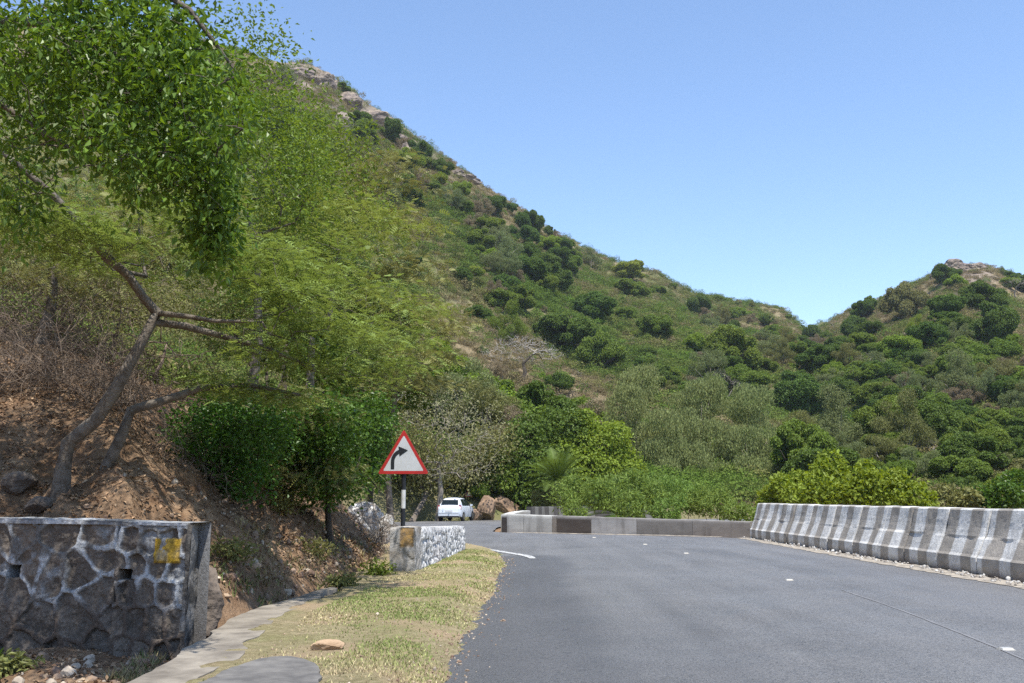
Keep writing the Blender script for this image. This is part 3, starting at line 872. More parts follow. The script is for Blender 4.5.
def scrub(n, seed, name, label, rmin, rmax, smin, smax, thmin, thmax, shift=0.0, small=.45, valley=False):
    rng = np.random.default_rng(seed); M3 = n * 3
    th = rng.uniform(thmin, thmax, M3); rho = rmin * (rmax / rmin) ** rng.random(M3)
    x, y = rho * np.sin(th), rho * np.cos(th)
    z, d, s = land(x, y, True)
    R = np.interp(th, _th, _R)
    ok = (d > 3) & (rho < R * 1.06)
    if valley: ok = inside(x, y, BASIN) & (d < -1) & (seg_dist(x, y, ROAD_R[::3], False) > 2.6)
    dryf = dryness(x, y)
    rk = sstep(.86, .99, s) * np.interp(th, [math.atan2(*ray(p, 100)[:2]) for p in (255, 290, 340, 420, 560, 640)], [0, .9, 1, .65, .28, 0])
    ok &= rng.random(M3) > rk * .5
    i = np.nonzero(ok)[0][:n]; x, y, z, rho, dryf = x[i], y[i], z[i], rho[i], dryf[i]; m = len(i)
    tuft = rng.random(m) < .12 + .6 * dryf
    kk = np.where(tuft, rng.integers(7, 10, m), np.where(rng.random(m) < .22 + .25 * dryf, rng.integers(5, 7, m), rng.integers(0, 5, m)))
    sc = rng.uniform(smin, smax, m) * (small + (1 - small) * np.minimum(1, rho / 160)) * np.where(tuft, .8, 1) * (1 - .2 * dryf)
    pal = np.array([(.120, .178, .036), (.148, .188, .045), (.190, .192, .066), (.222, .188, .090), (.255, .205, .112), (.120, .200, .032), (.205, .178, .130)])
    g = fbm(x / 30, y / 30, oct=3, seed=15)
    pi = np.clip((.9 + g * 3.2 + dryf * 2.6 + shift + rng.normal(size=m) * .9), 0, 6.99).astype(int)
    pi = np.where(rng.random(m) < .05, 5, pi)
    cc = pal[pi] * rng.uniform(.8, 1.2, m)[:, None]
    cc = np.where(tuft[:, None], np.array([.30, .245, .135]) * rng.uniform(.75, 1.15, m)[:, None], cc)
    o = mk(name, np.stack([x, y, z - .12 * sc], -1)); me = o.data
    def put(nm, typ, dom, key, val): a = me.attributes.new(nm, typ, dom); a.data.foreach_set(key, np.ascontiguousarray(val).ravel())
    put('shade', 'FLOAT_COLOR', 'POINT', 'color', np.column_stack([cc, np.ones(m)]).astype(np.float32))
    put('which', 'INT', 'POINT', 'value', kk.astype(np.int32))
    put('rot', 'FLOAT_VECTOR', 'POINT', 'vector', np.column_stack([np.zeros(m), np.zeros(m), rng.uniform(0, 2 * PI, m)]).astype(np.float32))
    put('size', 'FLOAT_VECTOR', 'POINT', 'vector', (sc[:, None] * np.column_stack([rng.uniform(.8, 1.3, m), rng.uniform(.8, 1.3, m), rng.uniform(.7, 1.25, m)])).astype(np.float32))
    ng = bpy.data.node_groups.new('scatter_' + name, 'GeometryNodeTree')
    ng.interface.new_socket('Geometry', in_out='INPUT', socket_type='NodeSocketGeometry'); ng.interface.new_socket('Geometry', in_out='OUTPUT', socket_type='NodeSocketGeometry')
    gi = ng.nodes.new('NodeGroupInput'); go = ng.nodes.new('NodeGroupOutput'); ip = ng.nodes.new('GeometryNodeInstanceOnPoints'); ci = ng.nodes.new('GeometryNodeCollectionInfo')
    ci.inputs['Collection'].default_value = scrub_parts; ci.inputs['Separate Children'].default_value = True; ci.inputs['Reset Children'].default_value = True
    def na(nm, typ): a = ng.nodes.new('GeometryNodeInputNamedAttribute'); a.data_type = typ; a.inputs['Name'].default_value = nm; return a.outputs['Attribute']
    ip.inputs['Pick Instance'].default_value = True
    e2r = ng.nodes.new('FunctionNodeEulerToRotation')
    ng.links.new(na('rot', 'FLOAT_VECTOR'), e2r.inputs[0])
    ng.links.new(gi.outputs[0], ip.inputs['Points']); ng.links.new(ci.outputs[0], ip.inputs['Instance']); ng.links.new(na('which', 'INT'), ip.inputs['Instance Index'])
    ng.links.new(e2r.outputs[0], ip.inputs['Rotation']); ng.links.new(na('size', 'FLOAT_VECTOR'), ip.inputs['Scale']); ng.links.new(ip.outputs[0], go.inputs[0])
    md = o.modifiers.new('scatter', 'NODES'); md.node_group = ng
    tag(o, label, kind='stuff')
    return o
scrub(26000, 1, 'undergrowth', 'mixed olive and brown scrub covering the hill slopes', 66, 440, 1.0, 2.5, -.40, .56)
scrub(9000, 4, 'undergrowth', 'olive and brown scrub on the upper slopes and crests', 230, 450, 1.2, 2.6, -.30, .56, .4)
scrub(3500, 5, 'undergrowth', 'green and olive scrub on the slopes behind the overhanging trees', 60, 330, 1.2, 2.6, -.72, -.40)
scrub(1500, 6, 'undergrowth', 'low bushes filling the hollow beyond the striped barrier', 12, 130, .7, 1.7, .02, 1.3, .6, .6, True)
scrub(2500, 2, 'undergrowth', 'dry bushes spread over the slopes outside the view', 90, 350, 1.2, 2.4, .56, 1.1)
scrub(5200, 3, 'undergrowth', 'low dry scrub and weeds on the bank above the road', 22, 82, .55, 1.6, -.60, .7, 1.3)

# ---------------- rounded bushes between the trees, one by one
cnt = 0; tries = 0
while cnt < 280 and tries < 4000:
    tries += 1
    px = rngv.uniform(300, 1040)
    sky_y = np.interp(px, [r_[0] for r_ in RIDGE], [r_[1] for r_ in RIDGE]); py = rngv.uniform(sky_y - 1, 505)
    if px < 470 and py > 230: continue
    if 585 < px < 800 and py > 405: continue
    h = hit(px, py)
    if h is None or h[1] < 72: continue
    if (445 < px < 640 and 325 < py < 440) and rngv.random() < .75: continue
    q = rngv.random(); colr = ['dark_green', 'mid_green', 'olive', 'grey_green', 'tan', 'bright_green'][int(np.searchsorted([.2, .42, .62, .78, .92], q))]
    wm = rngv.uniform(2.2, 4.6)
    reg = 'the right hill' if px > 830 else ('the saddle slope' if px > 640 else 'the long left slope')
    half = 'upper' if py < sky_y + (500 - sky_y) * .4 else 'lower'
    place('bush', h[0] - Vector((0, 0, .15)), wm / 4.6, rngv, 'bush', LM[colr], 'low rounded %s bush on the %s part of %s' % (COLN[colr], half, reg), 'bush', 'low %s bushes, %s %s' % (COLN[colr], half, reg))
    cnt += 1
# ================================================================== plants beside the road
def fib(rng, cx, cy, rx, ry, Y0, Y1, n):
    """points spread through a lump of crown given by its outline and depth range"""
    out = []
    Ym, Yr = (Y0 + Y1) / 2, (Y1 - Y0) / 2
    while len(out) < n:
        u = rng.uniform(-1, 1, 3)
        if (u ** 2).sum() > 1: continue
        out.append(np.array(P(cx + u[0] * rx, cy + u[1] * ry, Ym + u[2] * Yr)))
    return out

def layers(rng, cx, cy, rx, ry, Y0, Y1, k, per, lw=(26, 60), lh=(4, 9)):
    """flat sprays of foliage one above another, with gaps between"""
    out = []
    for i in range(k):
        a = rng.uniform(0, 2 * PI); r = math.sqrt(rng.random())
        x, y = cx + rx * r * math.cos(a), cy + ry * r * math.sin(a); Yc = rng.uniform(Y0, Y1); w_, h_ = rng.uniform(*lw), rng.uniform(*lh)
        for q in range(per):
            b = rng.uniform(0, 2 * PI); s = math.sqrt(rng.random())
            out.append(np.array(P(x + w_ * s * math.cos(b), y + rng.normal() * h_ * .4 + .22 * w_ * s * math.cos(b), Yc)) + np.array([0, w_ * Yc / F * s * math.sin(b), 0]))
    return out

def pxpath(pts): return [P(a, b, c) for a, b, c in pts]

def gz(p, dz=0.0):
    p = Vector(p); p.z = ground(p.x, p.y) + dz; return p

DARK = []
# ---- leaning tree with fine leaflets behind the masonry wall
rng = np.random.default_rng(21)
ft = empty('leaning_tree', gz(P(62, 512, 11.0)))
b0 = ft.location.copy()
t1 = [(60, 530, 11.0), (60, 500, 11.0), (63, 470, 11.0), (68, 443, 11.0), (96, 420, 11.0), (118, 385, 11.0), (140, 345, 11.1), (157, 313, 11.2)]
t1r = [.15, .11, .088, .078, .076, .068, .060, .054]
up = [(157, 313, 11.2), (143, 297, 11.1), (128, 275, 11.0), (105, 256, 10.9), (84, 228, 10.7), (50, 192, 10.5), (0, 150, 10.3), (-60, 110, 10.0)]
upr = [.055, .050, .048, .052, .045, .036, .03, .02]
side1 = [(126, 272, 11.0), (146, 276, 11.4), (140, 250, 11.6), (138, 205, 11.8), (143, 190, 12)]
r1 = [(157, 313, 11.2), (185, 316, 11.0), (215, 321, 10.8), (262, 322, 10.6)]
r2 = [(153, 322, 11.2), (185, 326, 11.3), (222, 336, 11.5), (262, 347, 11.8), (300, 362, 12.2)]
t2 = [(92, 530, 11.3), (94, 500, 11.3), (105, 470, 11.3), (122, 435, 11.3), (131, 410, 11.4), (160, 402, 11.5), (200, 388, 11.7), (250, 385, 12.0), (300, 395, 12.4)]
t2r = [.10, .08, .068, .062, .058, .05, .042, .03, .018]
sk = Skel([(pxpath(t1), t1r, 0), (pxpath(up), upr, 1), (pxpath(side1), [.028, .024, .018, .014, .010], 1), (pxpath(r1), [.036, .03, .022, .014], 1), (pxpath(r2), [.04, .045, .035, .03, .018], 1), (pxpath(t2), t2r, 0)], seg=.16)
att = []
for a in [(130, 225, 120, 40, 9.8, 12.5, 13, 10), (240, 265, 90, 55, 10.4, 14, 17, 11), (320, 300, 70, 50, 11, 14.5, 13, 10), (290, 372, 80, 28, 11.2, 13.6, 9, 10), (395, 345, 34, 26, 12.5, 15, 5, 9), (40, 205, 60, 40, 9.6, 11.5, 6, 8)]:
    att += layers(rng, *a)
att = np.array(att)
sk.grow(att, rng, .16, .03, .0); sk.radii(.0050, .42)
sk.tubes().build('trunk', m_bark, ft, smooth=True)
V, Q, t = feather_leaves(rng, att + rng.normal(size=att.shape) * .04, 12, .13, .17, pairs=5, lw=.018, ll=.042, squash=.3, flat=.65)
mk('crown', V, Q, None, m_feather, ft, tint=t)
for ch in ft.children: ch.matrix_parent_inverse = Matrix.Translation(-b0)
tag(ft, 'leaning two-stemmed tree with fine light green leaflets just behind the stone wall', 'tree')

def mid_tree(name, label, base_px, lobes, mode, mat, bark, seed, tr=.10, per=12, spread=.2, L=.2, Wd=.1, fork=None, rtip=.004, seg=.25, wob=.14, cat='tree', group=None, trunk_top=None, base=None, leafpart='crown', **kw):
    rng = np.random.default_rng(seed)
    b = Vector(base) if base is not None else gz(P(*base_px))
    e = empty(name, b)
    att = np.array(sum(((layers(rng, *a[1:]) if a[0] == 'L' else fib(rng, *a)) for a in lobes), []))
    c = att.mean(0)
    top = Vector(trunk_top) if trunk_top is not None else b.lerp(Vector(c), .62)
    m = b.lerp(top, .5) + Vector((rng.normal() * .15, rng.normal() * .15, .05)) * (top - b).length * .4
    sk = Skel([([b - Vector((0, 0, .4)), b, m, top], [tr * 1.2, tr, tr * .8, tr * .5], 0)], seg=seg)
    sk.grow(att, rng, wob, .02); sk.radii(rtip, .45)
    tb = sk.tubes(thick=(0, 9)); tb.build('trunk', bark, e, smooth=True)
    if mode == 'feather': V, Q, t = feather_leaves(rng, att, per, spread, L, **kw)
    elif mode == 'broad': V, Q, t = broad_leaves(rng, att, per, spread, L, Wd, **kw)
    if mode: mk(leafpart, V, Q, None, mat, e, tint=t)
    for ch in e.children: ch.matrix_parent_inverse = Matrix.Translation(-b)
    tag(e, label, cat, group)
    return e

# ---- fine leaved trees further up the bank
mid_tree('tree', 'feathery yellow-green tree up the bank behind the leaning tree', (300, 400, 19), [('L', 325, 240, 85, 50, 17, 21, 12, 8), ('L', 275, 215, 60, 45, 17, 21, 5, 8), ('L', 385, 300, 46, 36, 18, 22, 6, 8), ('L', 310, 300, 70, 30, 18, 21, 4, 8)],
         'feather', m_feather, m_bark, 31, tr=.12, per=12, spread=.22, L=.24, pairs=5, lw=.026, ll=.06, squash=.35, flat=.6)
mid_tree('tree', 'thin feathery tree farther up the bank where the dry slope begins', (395, 400, 27), [('L', 395, 250, 45, 40, 25, 30, 8, 8, (14, 30), (3, 6)), ('L', 425, 320, 30, 40, 26, 31, 9, 8, (14, 28), (3, 6)), ('L', 370, 185, 46, 36, 26, 31, 8, 8, (14, 30), (3, 6)), ('L', 400, 375, 46, 30, 26, 30, 9, 8, (14, 30), (3, 6))],
         'feather', m_feather2, m_bark, 32, tr=.10, per=11, spread=.28, L=.30, pairs=5, lw=.034, ll=.085, squash=.4)
mid_tree('tree', 'olive leaved tree on the bank under the overhanging foliage at far left', (40, 330, 15), [(60, 250, 90, 50, 13, 17, 90), (150, 215, 60, 40, 13, 17, 50), (20, 170, 80, 50, 14, 18, 60)],
         'feather', m_feather2, m_bark, 33, tr=.10, per=11, spread=.3, L=.26, pairs=7, lw=.018, ll=.055)
# ---- small leaved bright tree rising against the sky
mid_tree('tree', 'small leaved bright green tree whose thin top twigs stand against the sky', (250, 300, 17), [(262, 140, 62, 62, 14.5, 18.5, 150), (235, 90, 40, 36, 15, 18, 60), (300, 195, 42, 48, 15, 19, 70), (253, 62, 24, 14, 16, 17, 14), (247, 30, 12, 24, 16.3, 16.8, 12), (280, 48, 16, 10, 16.2, 17, 5)],
         'broad', m_fresh2, m_bark, 34, tr=.10, per=26, spread=.24, L=.085, Wd=.048, up=.6)
mid_tree('tree', 'small leaved grey-green tree between the bright one and the dry mountain slope', (330, 300, 24), [(335, 160, 34, 40, 22, 26, 70), (350, 215, 40, 40, 22, 26, 70), (310, 125, 24, 26, 22, 25, 26)],
         'broad', LM['mid_green'], m_bark, 35, tr=.10, per=22, spread=.34, L=.12, Wd=.07, up=.6)
# ---- broad leaved tree hanging in from the upper left
rng = np.random.default_rng(41)
ot = empty('overhanging_tree', gz((-7.6, 10.9, 0))); b0 = ot.location.copy()
tk = [b0 - Vector((0, 0, .3)), b0, Vector((-7.2, 10.4, b0.z + 1.6)), Vector((-6.4, 9.6, b0.z + 2.8)), P(-110, 60, 8.6)]
lb1 = [P(-110, 60, 8.6), P(-20, 20, 8.0), P(50, 24, 7.6), P(130, 62, 7.3), P(185, 110, 7.2), P(215, 170, 7.2), P(222, 210, 7.2)]
lb2 = [P(-60, 40, 8.3), P(20, -40, 7.6), P(110, -40, 7.2), P(190, 10, 7.0), P(235, 70, 7.1)]
lb3 = [P(-60, 40, 8.3), P(-20, 90, 7.9), P(40, 130, 7.5), P(100, 165, 7.3)]
sk = Skel([(tk, [.22, .19, .15, .11, .08], 0), (lb1, [.05, .04, .032, .026, .02, .014, .008], 1), (lb2, [.045, .035, .028, .02, .01], 1), (lb3, [.035, .028, .02, .01], 1)], seg=.16)
att = []
for a in [(30, 40, 95, 62, 6.6, 8.4, 92), (120, 40, 80, 60, 6.4, 8.2, 88), (170, 66, 56, 60, 6.4, 8.0, 68), (212, 112, 44, 48, 6.5, 7.8, 48), (120, 125, 74, 54, 6.5, 8.0, 60), (40, 120, 64, 48, 6.8, 8.4, 42), (212, 205, 24, 46, 6.9, 7.5, 44), (165, 165, 46, 32, 6.6, 7.6, 34),
          (20, 200, 24, 30, 7.0, 8.0, 12), (-60, 40, 90, 90, 6.8, 9, 60), (10, -150, 230, 75, 7.5, 12.5, 190), (120, -50, 140, 50, 6.5, 8, 30), (222, 248, 10, 14, 7.1, 7.4, 7)]:  # the widest, highest lobe is out of view, added to shade the bank
    att += fib(rng, *a)
att = np.array(att); sk.grow(att, rng, .12, .04); sk.radii(.0042, .42)
sk.tubes().build('trunk', m_bark, ot, smooth=True)
V, Q, t = broad_leaves(rng, att, 30, .070, .070, .035, up=.35, droop=.9, squash=1.9)
mk('crown', V, Q, None, m_overhead, ot, tint=t)
for ch in ot.children: ch.matrix_parent_inverse = Matrix.Translation(-b0)
tag(ot, 'fresh green broad-leaved tree drooping into view from the upper left corner', 'tree')

# ---- darker growth behind the fine leaved trees
for i_, (bx_, yb_, Yb_, lb_, lab_) in enumerate([
    (270, 400, 23, [(235, 330, 40, 23), (290, 345, 44, 24), (265, 290, 40, 25), (330, 370, 40, 23)], 'dark green tree up the bank behind the feathery foliage left of the sign'),
    (370, 400, 29, [(360, 370, 40, 29), (400, 390, 34, 30), (350, 300, 38, 31), (395, 330, 34, 31)], 'dark green tree filling the gaps behind the thin feathery tree'),
    (290, 250, 30, [(285, 215, 36, 31), (325, 230, 34, 32), (300, 165, 30, 32)], 'dark green tree high on the bank behind the small leaved bright tree'),
    (110, 330, 24, [(60, 290, 44, 24), (120, 300, 40, 24), (20, 250, 46, 25), (150, 250, 36, 26)], 'dark olive tree behind the dry twig thicket at the left')]):
    DARK.append((bx_, yb_, Yb_, lb_, lab_))
# ---- glossy shrubs on the bank
shr = []
mid_tree('shrub', 'dark glossy shrub on the bank right of the leaning stems', (225, 500, 14), [(205, 440, 32, 36, 13, 14.8, 90), (250, 430, 42, 40, 13, 15.5, 130), (240, 480, 44, 18, 13.2, 14.6, 40)],
         'broad', m_bushy, m_bark_dark, 51, tr=.05, per=34, spread=.12, L=.075, Wd=.045, cat='shrub', up=.8)
mid_tree('shrub', 'bright glossy shrub overhanging the dark hollow left of the warning sign', (330, 505, 16.5), [(328, 430, 42, 34, 15, 17.6, 140), (368, 428, 30, 34, 18, 20.5, 120), (362, 466, 22, 22, 17.6, 19.4, 60), (300, 445, 34, 28, 15.2, 17.5, 70), (318, 480, 46, 22, 15.4, 17.4, 90)],
         'broad', m_bushy, m_bark_dark, 52, tr=.06, per=34, spread=.13, L=.08, Wd=.055, cat='shrub', up=.8)
mid_tree('shrub', 'olive shrub over the hollow between the two glossy shrubs', (290, 520, 16.0), [(290, 410, 50, 22, 14.5, 17, 80), (270, 465, 40, 20, 15, 17, 60), (320, 475, 44, 16, 15.2, 16.8, 60)],
         'feather', m_feather2, m_bark_dark, 53, tr=.05, per=10, spread=.2, L=.2, cat='shrub')

mid_tree('shrub', 'half dry tan shrub high on the bank left of the leaning tree fork', (50, 380, 16.5), [(40, 300, 70, 36, 15, 18, 90), (120, 285, 46, 30, 15.5, 18, 60), (10, 250, 50, 30, 15, 19, 50)],
         'broad', LM['tan'], m_twig, 54, tr=.04, per=22, spread=.22, L=.06, Wd=.03, cat='shrub')
mid_tree('shrub', 'brown-green shrub on the slope seen through the fork of the leaning tree', (150, 380, 19), [(165, 300, 60, 30, 18, 22, 90), (230, 330, 60, 30, 18, 22, 80), (110, 330, 50, 26, 18, 21, 50)],
         'broad', LM['olive'], m_twig, 55, tr=.04, per=24, spread=.28, L=.08, Wd=.04, cat='shrub')
# ---- tangles of dry twigs at the left
def tangle(name, label, base, R_, n, seed, mat=m_twig, rt=.003, leaves=0, cat='bush', loc=None):
    rng = np.random.default_rng(seed); e = empty(name, base); b = Vector(base)
    mb = MB()
    for i in range(n):
        u = unit(1, rng)[0]; u[2] = abs(u[2]) * .9 + .15
        L = R_ * rng.uniform(.5, 1.15); st = Vector((rng.normal() * .25 * R_, rng.normal() * .25 * R_, 0))
        cur = st; d = Vector(u); pts = [cur.copy()]
        for k in range(5):
            d = (d + Vector(rng.normal(size=3)) * .32 + Vector((0, 0, -.10 * k))).normalized(); cur = cur + d * L / 5; pts.append(cur.copy())
        r0 = rt * rng.uniform(.8, 2.2)
        mb.tube(pts, [r0 * (1.5 - .22 * k) for k in range(6)], 3, False)
        for k in (2, 3, 4):
            for q in range(2):
                dd = (d + Vector(rng.normal(size=3)) * .9).normalized(); p0 = pts[k]
                p1 = p0 + dd * L * .2; p2 = p1 + (dd + Vector(rng.normal(size=3)) * .4) * L * .15
                mb.tube([p0, p1, p2], [r0 * .7, r0 * .6, r0 * .4], 3, False)
    mb.build('twigs', mat, e)
    tag(e, label, cat)
    return e
tangle('dry_bush', 'grey tangle of dry twigs on the bank above the leaning tree fork', gz(P(105, 395, 13.5)), 1.25, 150, 61)
tangle('dry_bush', 'brown brittle bush at the left edge above the dug-out bank', gz(P(30, 400, 13.5)), 1.3, 140, 62)
tangle('dry_bush', 'dry thorny twigs hanging over the bank between the two stems and the shrub', gz(P(165, 430, 13.2)), .9, 90, 63)
tangle('dry_bush', 'dry twig thicket high on the bank under the olive tree', gz(P(60, 330, 16)), 1.8, 150, 64, rt=.004)
tangle('dry_bush', 'bare twiggy bush leaning out beside the white painted stones', gz(P(372, 505, 21)), 1.0, 50, 65, m_bark_pale, .006)

# ---- pale nearly leafless tree over the far bend, with the trees behind the car
mid_tree('tree', 'pale straggly tree with bare arching limbs above the silver car', (438, 505, 67), [(430, 410, 46, 34, 63, 70, 110), (470, 440, 36, 44, 64, 70, 130), (440, 470, 36, 20, 65, 69, 50), (395, 400, 34, 28, 60, 68, 60)],
         'broad', m_pale, m_bark_pale, 71, tr=.22, per=9, spread=.7, L=.20, Wd=.11, rtip=.016, seg=.7, wob=.28)
mid_tree('tree', 'olive tree hanging over the cliff behind the silver car', (412, 500, 66), [(415, 468, 34, 24, 67, 71, 70), (462, 468, 26, 18, 71, 75, 60), (405, 440, 36, 26, 64, 70, 60), (490, 448, 22, 30, 71, 76, 60)],
         'broad', LM['olive'], m_bark, 72, tr=.2, per=42, spread=.7, L=.24, Wd=.14, rtip=.012, seg=.7)
def lobed_tree(name, label, base_px, lobes, size, mat, bark, seed, tr=.25, per_area=260, cat='tree', group=None, **kw):
    rng = np.random.default_rng(seed); b = gz(P(*base_px)); e = empty(name, b)
    c = np.array([np.array(P(l[0], l[1], l[3])) for l in lobes]) ; r = np.array([l[2] * l[3] / F for l in lobes])
    # break every lobe up into smaller ones
    cc, rr_ = [], []
    for ci, ri in zip(c, r):
        cc.append(ci); rr_.append(ri * .8)
        for k in range(7):
            u = unit(1, rng)[0]; cc.append(ci + u * ri * .62); rr_.append(ri * rng.uniform(.34, .52))
    cc = np.array(cc) - np.array(b); rr_ = np.array(rr_)
    V, Q, t = crown_leaves(rng, cc, rr_, per_area, size, **kw)
    mk('crown', V, Q, None, mat, e, tint=t)
    crown_limbs(rng, (0, 0, 0), cc[::8], rr_[::8], tr).build('trunk', bark, e, smooth=True)
    tag(e, label, cat, group)
    return e
A = lobed_tree
for i_, (bx_, yb_, Yb_, lb_, lab_) in enumerate(DARK):
    A('tree', lab_, (bx_, yb_, Yb_), lb_, .13, LM['dark_green'] if i_ < 3 else LM['olive'], m_bark_dark, 110 + i_, tr=.09, per_area=900, rough=.7)
A('tree', 'dark dense tree behind the end of the low parapet', (545, 508, 74), [(525, 440, 32, 76), (540, 470, 34, 74), (512, 470, 28, 76), (560, 430, 30, 78), (535, 490, 26, 73)], .26, LM['dark_green'], m_bark_dark, 81, per_area=330)
A('tree', 'big rounded bright green tree right of the dark dense one', (598, 500, 78), [(600, 445, 34, 78), (575, 430, 28, 79), (622, 462, 24, 78), (590, 470, 30, 76), (560, 452, 24, 77)], .26, LM['bright_green'], m_bark_dark, 82, per_area=330)
A('tree', 'green spreading tree on the spur above the pale straggly tree', (470, 440, 92), [(452, 372, 22, 92), (475, 392, 26, 90), (500, 410, 26, 88), (440, 352, 14, 94)], .28, LM['bright_green'], m_bark, 83, per_area=300)
A('tree', 'green tree continuing the spur down toward the big rounded one', (530, 450, 90), [(520, 415, 24, 88), (545, 425, 22, 88), (500, 436, 24, 84), (480, 420, 22, 86)], .28, LM['mid_green'], m_bark, 84, per_area=300)
A('tree', 'dark green low tree under the spur above the rocks by the road', (500, 480, 74), [(495, 462, 22, 74), (480, 450, 20, 75), (508, 485, 18, 73)], .25, LM['mid_green'], m_bark_dark, 85, per_area=330)
A('shrub', 'dark shrub on the roadside right of the shaded tan rock', (524, 508, 73), [(524, 498, 14, 73), (536, 492, 16, 73), (516, 484, 14, 75)], .2, LM['dark_green'], m_bark_dark, 86, tr=.06, per_area=500, cat='shrub')
A('shrub', 'olive shrub at the roadside under the palm', (545, 508, 67), [(543, 500, 14, 67), (556, 496, 14, 68)], .2, LM['olive'], m_bark_dark, 87, tr=.06, per_area=500, cat='shrub')
# feathery bushes filling the hollow inside the bend
for i, (bx, lab, lb) in enumerate([
    (572, 'feathery light green bush nearest the corner of the low parapet', [(560, 498, 16, 44), (578, 490, 20, 45), (598, 496, 20, 44), (572, 512, 16, 42)]),
    (625, 'feathery light green bush behind the dark panel of the parapet', [(612, 492, 20, 45), (632, 486, 20, 46), (650, 496, 20, 45), (628, 508, 20, 43)]),
    (672, 'yellow-green feathery bush highest behind the grey parapet', [(655, 484, 18, 47), (675, 492, 22, 46), (692, 500, 18, 45), (668, 508, 22, 43)]),
    (716, 'low feathery bush where the parapet meets the striped barrier', [(700, 500, 18, 44), (718, 506, 18, 43), (736, 512, 16, 42), (752, 514, 14, 42)])]):
    A('feathery_bush', lab, (bx, 520, 44), lb, .20, m_fernb, m_bark, 90 + i, tr=.06, per_area=900, cat='bush', shell=.25, rough=.9, aspect=.28)
# tall fine trees beyond the hollow
for i, (bx, lab, lb) in enumerate([
    (640, 'tall grey-green fine-leaved tree, leftmost of the row beyond the bend', [(625, 408, 28, 98), (642, 380, 26, 100), (612, 450, 24, 98), (640, 450, 30, 98), (632, 478, 26, 96)]),
    (700, 'tall grey-green fine-leaved tree second in the row beyond the bend', [(702, 400, 32, 100), (682, 432, 30, 98), (712, 440, 30, 98), (700, 470, 32, 96), (712, 390, 18, 101)]),
    (755, 'tall grey-green fine-leaved tree, rightmost of the row beyond the bend', [(750, 404, 30, 100), (768, 440, 26, 98), (742, 450, 30, 98), (760, 475, 32, 96), (778, 465, 24, 97)]),
    (665, 'slimmer pale fine-leaved tree between two taller ones beyond the bend', [(662, 420, 22, 94), (665, 450, 24, 94), (668, 480, 24, 93)])]):
    A('fine_leaved_tree', lab, (bx, 505, 97), lb, .32, m_tall, m_bark_pale, 95 + i, tr=.2, per_area=560, shell=.1, rough=.8, aspect=.3, droop=.6)
# bushes just beyond the barrier
for i, (nm, lab, bp, lb, mt) in enumerate([
    ('shrub', 'large fresh green shrub behind the far end of the striped barrier', (800, 540, 33), [(795, 492, 26, 33), (828, 478, 26, 32), (775, 502, 20, 34), (815, 500, 30, 31)], LM['bright_green']),
    ('shrub', 'large fresh green shrub right of the first one behind the striped barrier', (880, 540, 31), [(870, 484, 26, 31), (895, 490, 24, 30), (858, 500, 28, 31), (915, 500, 22, 30)], LM['bright_green']),
    ('shrub', 'low olive shrub between the bright shrubs and the right frame edge behind the barrier', (945, 540, 34), [(945, 500, 20, 36), (965, 502, 18, 36), (930, 506, 14, 34)], LM['olive']),
    ('shrub', 'fresh green shrub behind the barrier cut by the right frame edge', (1005, 540, 36), [(1000, 496, 20, 36), (1025, 492, 26, 37), (985, 504, 16, 36)], m_bushy)]):
    A(nm, lab, bp, lb, .15, mt, m_bark, 100 + i, tr=.05, per_area=1300, cat='shrub', rough=.7)

# ---- feather-leaved palm
def palm(name, label, base, H, L, nf, seed):
    rng = np.random.default_rng(seed); e = empty(name, base)
    mb = MB(); mb.tube([(0, 0, -.5), (0, 0, 0), (.1, 0, H * .5), (.05, 0, H)], [.28, .25, .2, .22], 10); mb.build('trunk', m_bark_dark, e)
    Vs, tint = [], []
    for i in range(nf):
        az = i * 2.399; el = rng.uniform(.0, 1.4)
        st = np.array([.05, 0, H]); pos = st.copy(); d = np.array([math.cos(az) * math.cos(el), math.sin(az) * math.cos(el), math.sin(el)])
        tt = .5 + rng.normal() * .12
        for k in range(16):
            d = d + np.array([0, 0, -.055]); d /= np.linalg.norm(d)
            nx = pos + d * L / 16
            side = np.cross(d, [0, 0, 1.]); side /= np.linalg.norm(side) + 1e-9
            w = .025
            Vs.append([pos - side * w, pos + side * w, nx + side * w, nx - side * w]); tint.append(tt)
            ll = L * .22 * math.sin(PI * min(1, (k + 2) / 18)) + .05
            for sg in (-1, 1):
                for f in (0, .5):
                    b = pos + d * L / 16 * f; ed = side * sg * .8 + d * .5 + np.array([0, 0, .25]) ; tip = b + ed * ll
                    Vs.append([b - d * .03, b + d * .03, tip + d * .01, tip - d * .01]); tint.append(tt + rng.normal() * .05)
            pos = nx
    V = np.array(Vs).reshape(-1, 3)
    mk('fronds', V, np.arange(len(V)).reshape(-1, 4), None, LM['dark_green'], e, tint=np.clip(tint, 0, 1))
    tag(e, label, 'palm'); return e
palm('palm', 'young palm with arching fronds behind the corner of the low parapet', gz(P(557, 505, 66)), 2.6, 2.6, 30, 1)
palm('palm', 'smaller palm among the feathery bushes behind the parapet', gz(P(618, 505, 52)), 1.6, 2.2, 26, 2)

